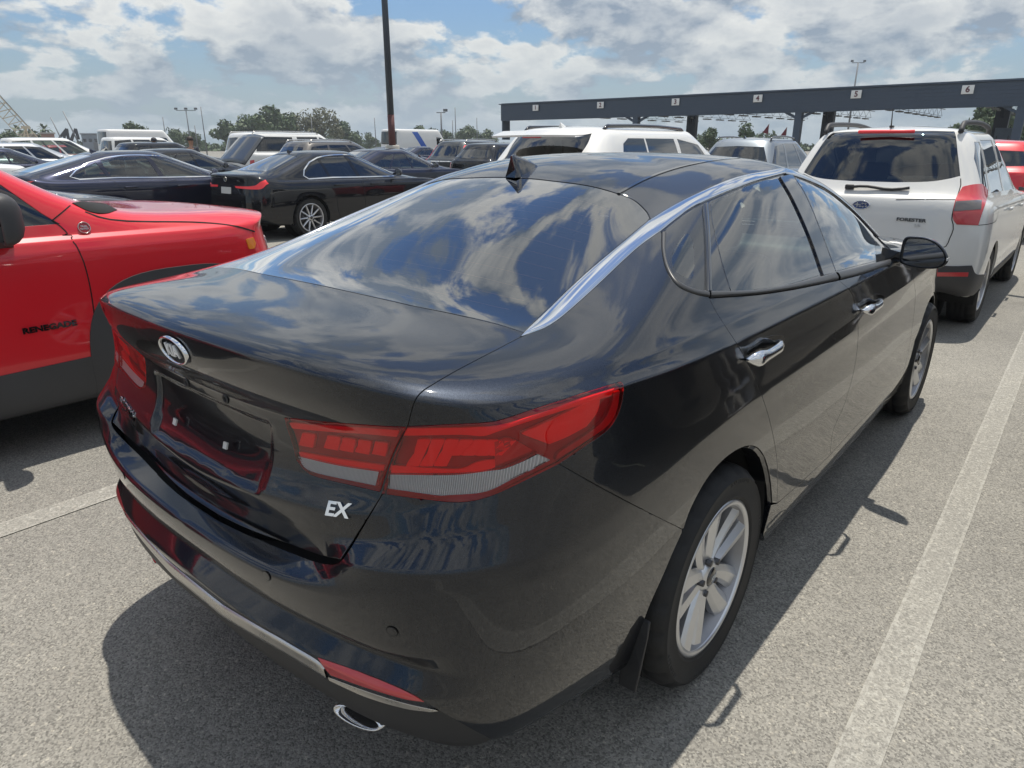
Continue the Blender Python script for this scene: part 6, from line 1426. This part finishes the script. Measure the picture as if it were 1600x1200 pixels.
TR=[(12,204,17,150,'low bushy tree at the foot of the crane boom',1),(203,193,27,150,'round dense tree standing alone by the delivery van',2),(272,203,12,170,'small shrubby tree under the bare mast',3),(297,206,18,175,'loose shrubby trees behind the white minivans',4),
 (350,189,20,160,'low dark tree at the left end of the big clump',5),(383,181,24,165,'mid-height tree inside the big clump',6),(420,168,34,160,'tallest dense green tree of the big clump',7),(452,178,20,165,'dense tree at the right end of the big clump',8),(535,192,26,170,'low tree right of the sparse brownish tree',10),
 (575,208,24,190,'low hedge-like tree behind the striped van',11),(655,198,30,170,'broad dark tree right of the big light pole',12),(692,204,20,180,'low tree behind the single-armed lamp post',13),(730,198,22,175,'loose green tree left of the white three-row SUV',14),(762,203,18,180,"low tree at the canopy's left end",15),
 (1112,201,14,125,'small tree seen under the canopy at its left post',16),(1166,194,14,125,'small tree behind a canopy post',17),(1545,165,40,112,'big leafy tree under the canopy right of the pearl white SUV',18),(1592,183,22,115,'tree at the right beside the canopy post',19)]
for px_,yt,w_,Rr,lab,sd_ in TR: tree('broadleaf_tree',lab,px_,yt,w_,Rr,sd_,n=2200 if w_<25 else 4200)
tree('broadleaf_tree','sparse brownish tree with thin crown beside the big clump',500,170,40,160,9,'leaf2',2400,leaf=.34,lobes=12)
# low belt of far vegetation along the edge of the lot
V=[];F=[]; rt=np.random.default_rng(11)
for k in range(16000):
    px_=rt.uniform(-260,1900); hh=3.2+2.2*math.sin(px_*.013+1)*math.sin(px_*.041)+rt.uniform(-.6,.6); p=at_r(px_,226,rt.uniform(205,225)); p=np.array([p[0],p[1],rt.uniform(0,max(hh,1.0))]); n_=rt.normal(size=3); n_/=np.linalg.norm(n_); t=np.cross(n_,rt.normal(size=3)); t/=np.linalg.norm(t); u=np.cross(n_,t); s=rt.uniform(.35,.9)
    i=len(V); V+=[p-t*s,p+u*s*.6,p+t*s,p-u*s*.6]; F.append((i,i+1,i+2,i+3))
tag(mesh_obj('far_hedge',V,F,M['leaf'],None,smooth=False),'low belt of far green scrub along the horizon','scrub',kind='stuff')
# palm
q=at_r(68,197,190); o=empty('palm_tree',(q[0],q[1],0),0,'lone palm tree over the brown hut','tree'); h=q[2]; b=MB(); b.tube([(0,0,0),(.2,.1,h*.5),(0,0,h*.86)],[.28,.22,.2],8); b.build('trunk',M['bark'],o)
V=[];F=[]; rp=np.random.default_rng(5)
for k in range(34):
    a=rp.uniform(0,6.28); el=rp.uniform(-.7,1.1); L_=rp.uniform(1.5,2.3); d=np.array([math.cos(a)*math.cos(el),math.sin(a)*math.cos(el),math.sin(el)]); s=np.array([-math.sin(a),math.cos(a),0])*.28; p0=np.array([0,0,h*.87]); p1=p0+d*L_*.6; p2=p0+d*L_+np.array([0,0,-.6])
    i=len(V); V+=[p0-s*.3,p0+s*.3,p1+s,p1-s,p2]; F+=[(i,i+1,i+2,i+3),(i+3,i+2,i+4)]
mesh_obj('crown',V,F,M['leaf'],o,smooth=False)
# ------------------------------------------------------------------ far yard: crane, derricks, sheds
M['crane']=principled('haze_pale_yellow_steel',(.55,.48,.36),.7); M['derrick']=principled('dark_derrick_steel',(.03,.033,.04),.6)  # crane yellow is lightened in its colour to look paled by distance haze
def lattice(b,A,B,w,n,bw):
    A,B=np.array(A,float),np.array(B,float); d=(B-A)/np.linalg.norm(B-A); s=np.cross(d,[0,0,1.]); s/=np.linalg.norm(s); u=np.cross(s,d)
    C=[(i,j) for i in(-1,1) for j in(-1,1)]
    pt=lambda f,i,j:A+(B-A)*f+(s*i+u*j)*w/2
    for i,j in C: b.bar(pt(0,i,j),pt(1,i,j),bw)
    for k in range(n):
        f0,f1=k/n,(k+1)/n; z=1 if k%2 else -1
        b.bar(pt(f0,-z,-1),pt(f1,z,-1),bw*.7); b.bar(pt(f0,-z,1),pt(f1,z,1),bw*.7); b.bar(pt(f0,-1,-z),pt(f1,-1,z),bw*.7); b.bar(pt(f0,1,-z),pt(f1,1,z),bw*.7)
q0=at_r(52,222,170); q1=at_r(-28,136,170); o=empty('crane_boom',(q0[0],q0[1],0),0,'haze-pale yellow lattice crane boom leaning up to the left on the skyline','crane'); z0=np.array([q0[0],q0[1],0])
b=MB(); lattice(b,q0-z0,q1-z0,2.4,18,.12); b.box((0,0,1.6),(6,3,2.4)); b.box((0,0,.4),(5,4,.8)); b.build('lattice_boom',M['crane'],o)
b=MB(); a_=at_r(40,199,170)-z0; bb=at_r(36,222,170)-z0; cc=at_r(46,222,170)-z0; b.bar(a_,bb,.25); b.bar(a_,cc,.25); b.box(tuple(a_),(1.2,1.2,.5)); b.build('gantry',M['crane'],o)
b=MB(); b.bar(a_,at_r(-20,138,170)-z0,.10); b.bar(a_+np.array([.6,0,0]),at_r(-10,138,170)-z0,.10); b.build('stay_cable',M['derrick'],o)
for k,(pts,lab) in enumerate((([(88,222,104,201),(104,201,108,222),(98,214,106,203),(104,201,99,222)],'dark steel derrick, left one of two by the leaning masts'),([(110,220,118,201),(118,201,123,218),(117,203,112,221)],'dark steel derrick, right one of two by the leaning masts'))):
    q=at_r(pts[0][0],222,140); o=empty('derrick_frame',(q[0],q[1],0),0,lab,'derrick'); b=MB()
    for x0,y0,x1,y1 in pts: b.bar(at_r(x0,y0,140)-np.array([q[0],q[1],0]),at_r(x1,y1,140)-np.array([q[0],q[1],0]),.34)
    b.build('steel_leg',M['derrick'],o)
def shed(px0,px1,ytop,Rr,mat,label,roofmat=None,win=0):
    A=at_r(px0,ytop,Rr); B=at_r(px1,ytop,Rr); h=A[2]; w=np.linalg.norm((B-A)[:2]); mid=(A+B)/2; rz=math.atan2((B-A)[1],(B-A)[0]); o=empty('shed_building',(mid[0],mid[1],0),rz,label,'building')
    b=MB(); b.box((0,4,h/2-.15),(w,8,h-.3)); b.build('wall',mat,o); b=MB(); b.box((0,4,h-.1),(w+.5,8.5,.25)); b.build('roof',roofmat or mat,o)
    for k in range(win):
        b=MB(); b.box((w*((k+.5)/win-.5),-.04,h*.62),(w/win*.5,.1,h*.16)); b.build('window',M['gloss'],o)
    b=MB(); b.box((w*.3,-.04,1.1),(1.0,.1,2.2)); b.build('door',M['galv'],o)
gt=lambda c:principled('shed_wall_%d'%int(c[0]*1000),c,.8,var=.1,vscale=.5)
shed(28,58,209,200,gt((.30,.25,.19)),'low tan shed behind the crane'); shed(63,84,207,185,gt((.26,.14,.10)),'small brown hut under the palm',M['conc'],2); shed(126,152,208,200,gt((.20,.23,.27)),'blue-grey warehouse right of the derricks',gt((.33,.36,.40)),3); shed(158,181,211,205,gt((.31,.33,.345)),'pale grey warehouse by the round tree',None,3)
# roadside board at the right
q=at_r(1566,212,60); o=empty('billboard_sign',(q[0],q[1],0),YAW-math.pi/2,'faded pale blue board in front of the right-hand tree','sign'); b=MB(); b.box((0,0,q[2]),(1.1,.08,1.0)); b.build('board',principled('faded_blue_board',(.25,.32,.42),.6,var=.2,vscale=3),o); b=MB(); b.bar((-.4,0,0),(-.4,0,q[2]),.08); b.bar((.4,0,0),(.4,0,q[2]),.08); b.build('board_post',M['galv'],o)
# ------------------------------------------------------------------ two people standing between the cars
M['skin']=principled('skin',(.36,.20,.13),.5); M['hair']=principled('dark_hair',(.03,.02,.015),.6); M['redshirt']=principled('red_shirt',(.50,.02,.03),.8); M['darkshirt']=principled('dark_shirt',(.04,.045,.06),.8); M['jeans']=principled('dark_trousers',(.04,.05,.08),.8); M['capm']=principled('dark_cap',(.03,.03,.04),.7)
def skin_body(name,verts,edges,radii,mat,parent,root=0):
    me=bpy.data.meshes.new(name); me.from_pydata(verts,edges,[]); o=bpy.data.objects.new(name,me); col.objects.link(o); o.parent=parent
    m=o.modifiers.new('skin','SKIN'); lay=me.skin_vertices[0] if me.skin_vertices else None
    if lay is None:
        bm=bmesh.new(); bm.from_mesh(me); bm.verts.layers.skin.verify(); bm.to_mesh(me); bm.free(); lay=me.skin_vertices[0]
    for i,r_ in enumerate(radii): lay.data[i].radius=(r_,r_) if not hasattr(r_,'__len__') else r_; lay.data[i].use_root=(i==root)
    s=o.modifiers.new('sub','SUBSURF'); s.levels=2; s.render_levels=2; me.materials.append(mat); return o
def person(label,x,y,face,shirt,cap):
    o=empty('person',(x,y,0),face,label,'person','people standing between the cars')
    V=[(0,0,.98),(0,0,1.15),(0,0,1.36),(0,0,1.47),(.01,0,1.56),(.015,0,1.66),(.01,0,1.73)]; E=[(0,1),(1,2),(2,3),(3,4),(4,5),(5,6)]; Rr=[(.15,.11),(.14,.10),(.16,.11),.055,.060,.092,.070]
    for s in(-1,1):
        b0=len(V); V+=[(0,s*.19,1.42),(-.01,s*.24,1.15),(.10,s*.23,.95),(.14,s*.22,.87)]; E+=[(2,b0),(b0,b0+1),(b0+1,b0+2),(b0+2,b0+3)]; Rr+=[.062,.046,.034,.026]
        for f,l in enumerate((.085,.10,.105,.095,.075)):                       # thumb and fingers
            i=len(V); V+=[(.15+.012*f,s*(.205+.012*(f-2)),.83),(.155+.014*f,s*(.205+.014*(f-2)),.83-l*.5),(.15+.010*f,s*(.205+.014*(f-2)),.83-l)]; E+=[(b0+3,i),(i,i+1),(i+1,i+2)]; Rr+=[.011,.010,.008]
        b1=len(V); V+=[(0,s*.09,.92),(.02,s*.10,.50),(-.02,s*.10,.09),(.12,s*.11,.04)]; E+=[(0,b1),(b1,b1+1),(b1+1,b1+2),(b1+2,b1+3)]; Rr+=[.095,.062,.045,.040]
    skin_body('body',V,E,Rr,M['skin'],o)
    V=[(0,0,1.0),(0,0,1.18),(0,0,1.37),(0,0,1.455)]; E=[(0,1),(1,2),(2,3)]; Rr=[(.17,.13),(.16,.12),(.18,.125),.075]
    for s in(-1,1): b0=len(V); V+=[(0,s*.19,1.425),(-.008,s*.235,1.20)]; E+=[(2,b0),(b0,b0+1)]; Rr+=[.078,.066]
    skin_body('shirt',V,E,Rr,shirt,o)
    V=[(0,0,.97)]; E=[]; Rr=[(.17,.13)]
    for s in(-1,1): b0=len(V); V+=[(0,s*.09,.90),(.02,s*.10,.50),(-.02,s*.10,.10)]; E+=[(0,b0),(b0,b0+1),(b0+1,b0+2)]; Rr+=[.112,.078,.062]
    skin_body('trousers',V,E,Rr,M['jeans'],o)
    b=MB()
    b.lathe([(.001,1.80),(.05,1.79),(.09,1.755),(.104,1.70),(.102,1.665)],18,'z',(-.005,0,0)); 
    b.build('cap' if cap else 'hair',M['capm'] if cap else M['hair'],o)
    if cap: b=MB(); b.box((.13,0,1.675),(.13,.15,.012),bev=.004); b.build('cap_brim',M['capm'],o)
    b=MB(); [b.lathe([(.001,0),(.010,.0),(.001,.008)],8,'x',(.098,s*.034,1.665)) for s in(-1,1)]; b.box((.112,0,1.635),(.03,.025,.04),bev=.008); b.box((.098,0,1.595),(.02,.05,.010)); b.build('face_features',M['hair'],o)
q=at_r(241,224,29.5); person('person in a red shirt and dark peaked cap standing by the white minivan',q[0],q[1],2.6,M['redshirt'],True)
q=at_r(298,224,25.5); person('bare-headed person in a dark shirt beside the white minivan',q[0],q[1],.6,M['darkshirt'],False)

# ------------------------------------------------------------------ humid air that pales the far trees and canopy
b=MB(); b.box((60,30,14.5),(700,700,31)); hz_=b.build('haze',None)
hz_.data.materials.clear(); mh=bpy.data.materials.new('humid_air'); mh.use_nodes=True
for n in list(mh.node_tree.nodes): mh.node_tree.nodes.remove(n)
ho=mh.node_tree.nodes.new('ShaderNodeOutputMaterial'); hv=mh.node_tree.nodes.new('ShaderNodeVolumePrincipled'); hv.inputs['Color'].default_value=(.86,.92,1,1); hv.inputs['Density'].default_value=.0006; hv.inputs['Anisotropy'].default_value=.2
mh.node_tree.links.new(hv.outputs[0],ho.inputs['Volume']); hz_.data.materials.append(mh); tag(hz_,'pale humid air over the whole lot','haze',kind='stuff')
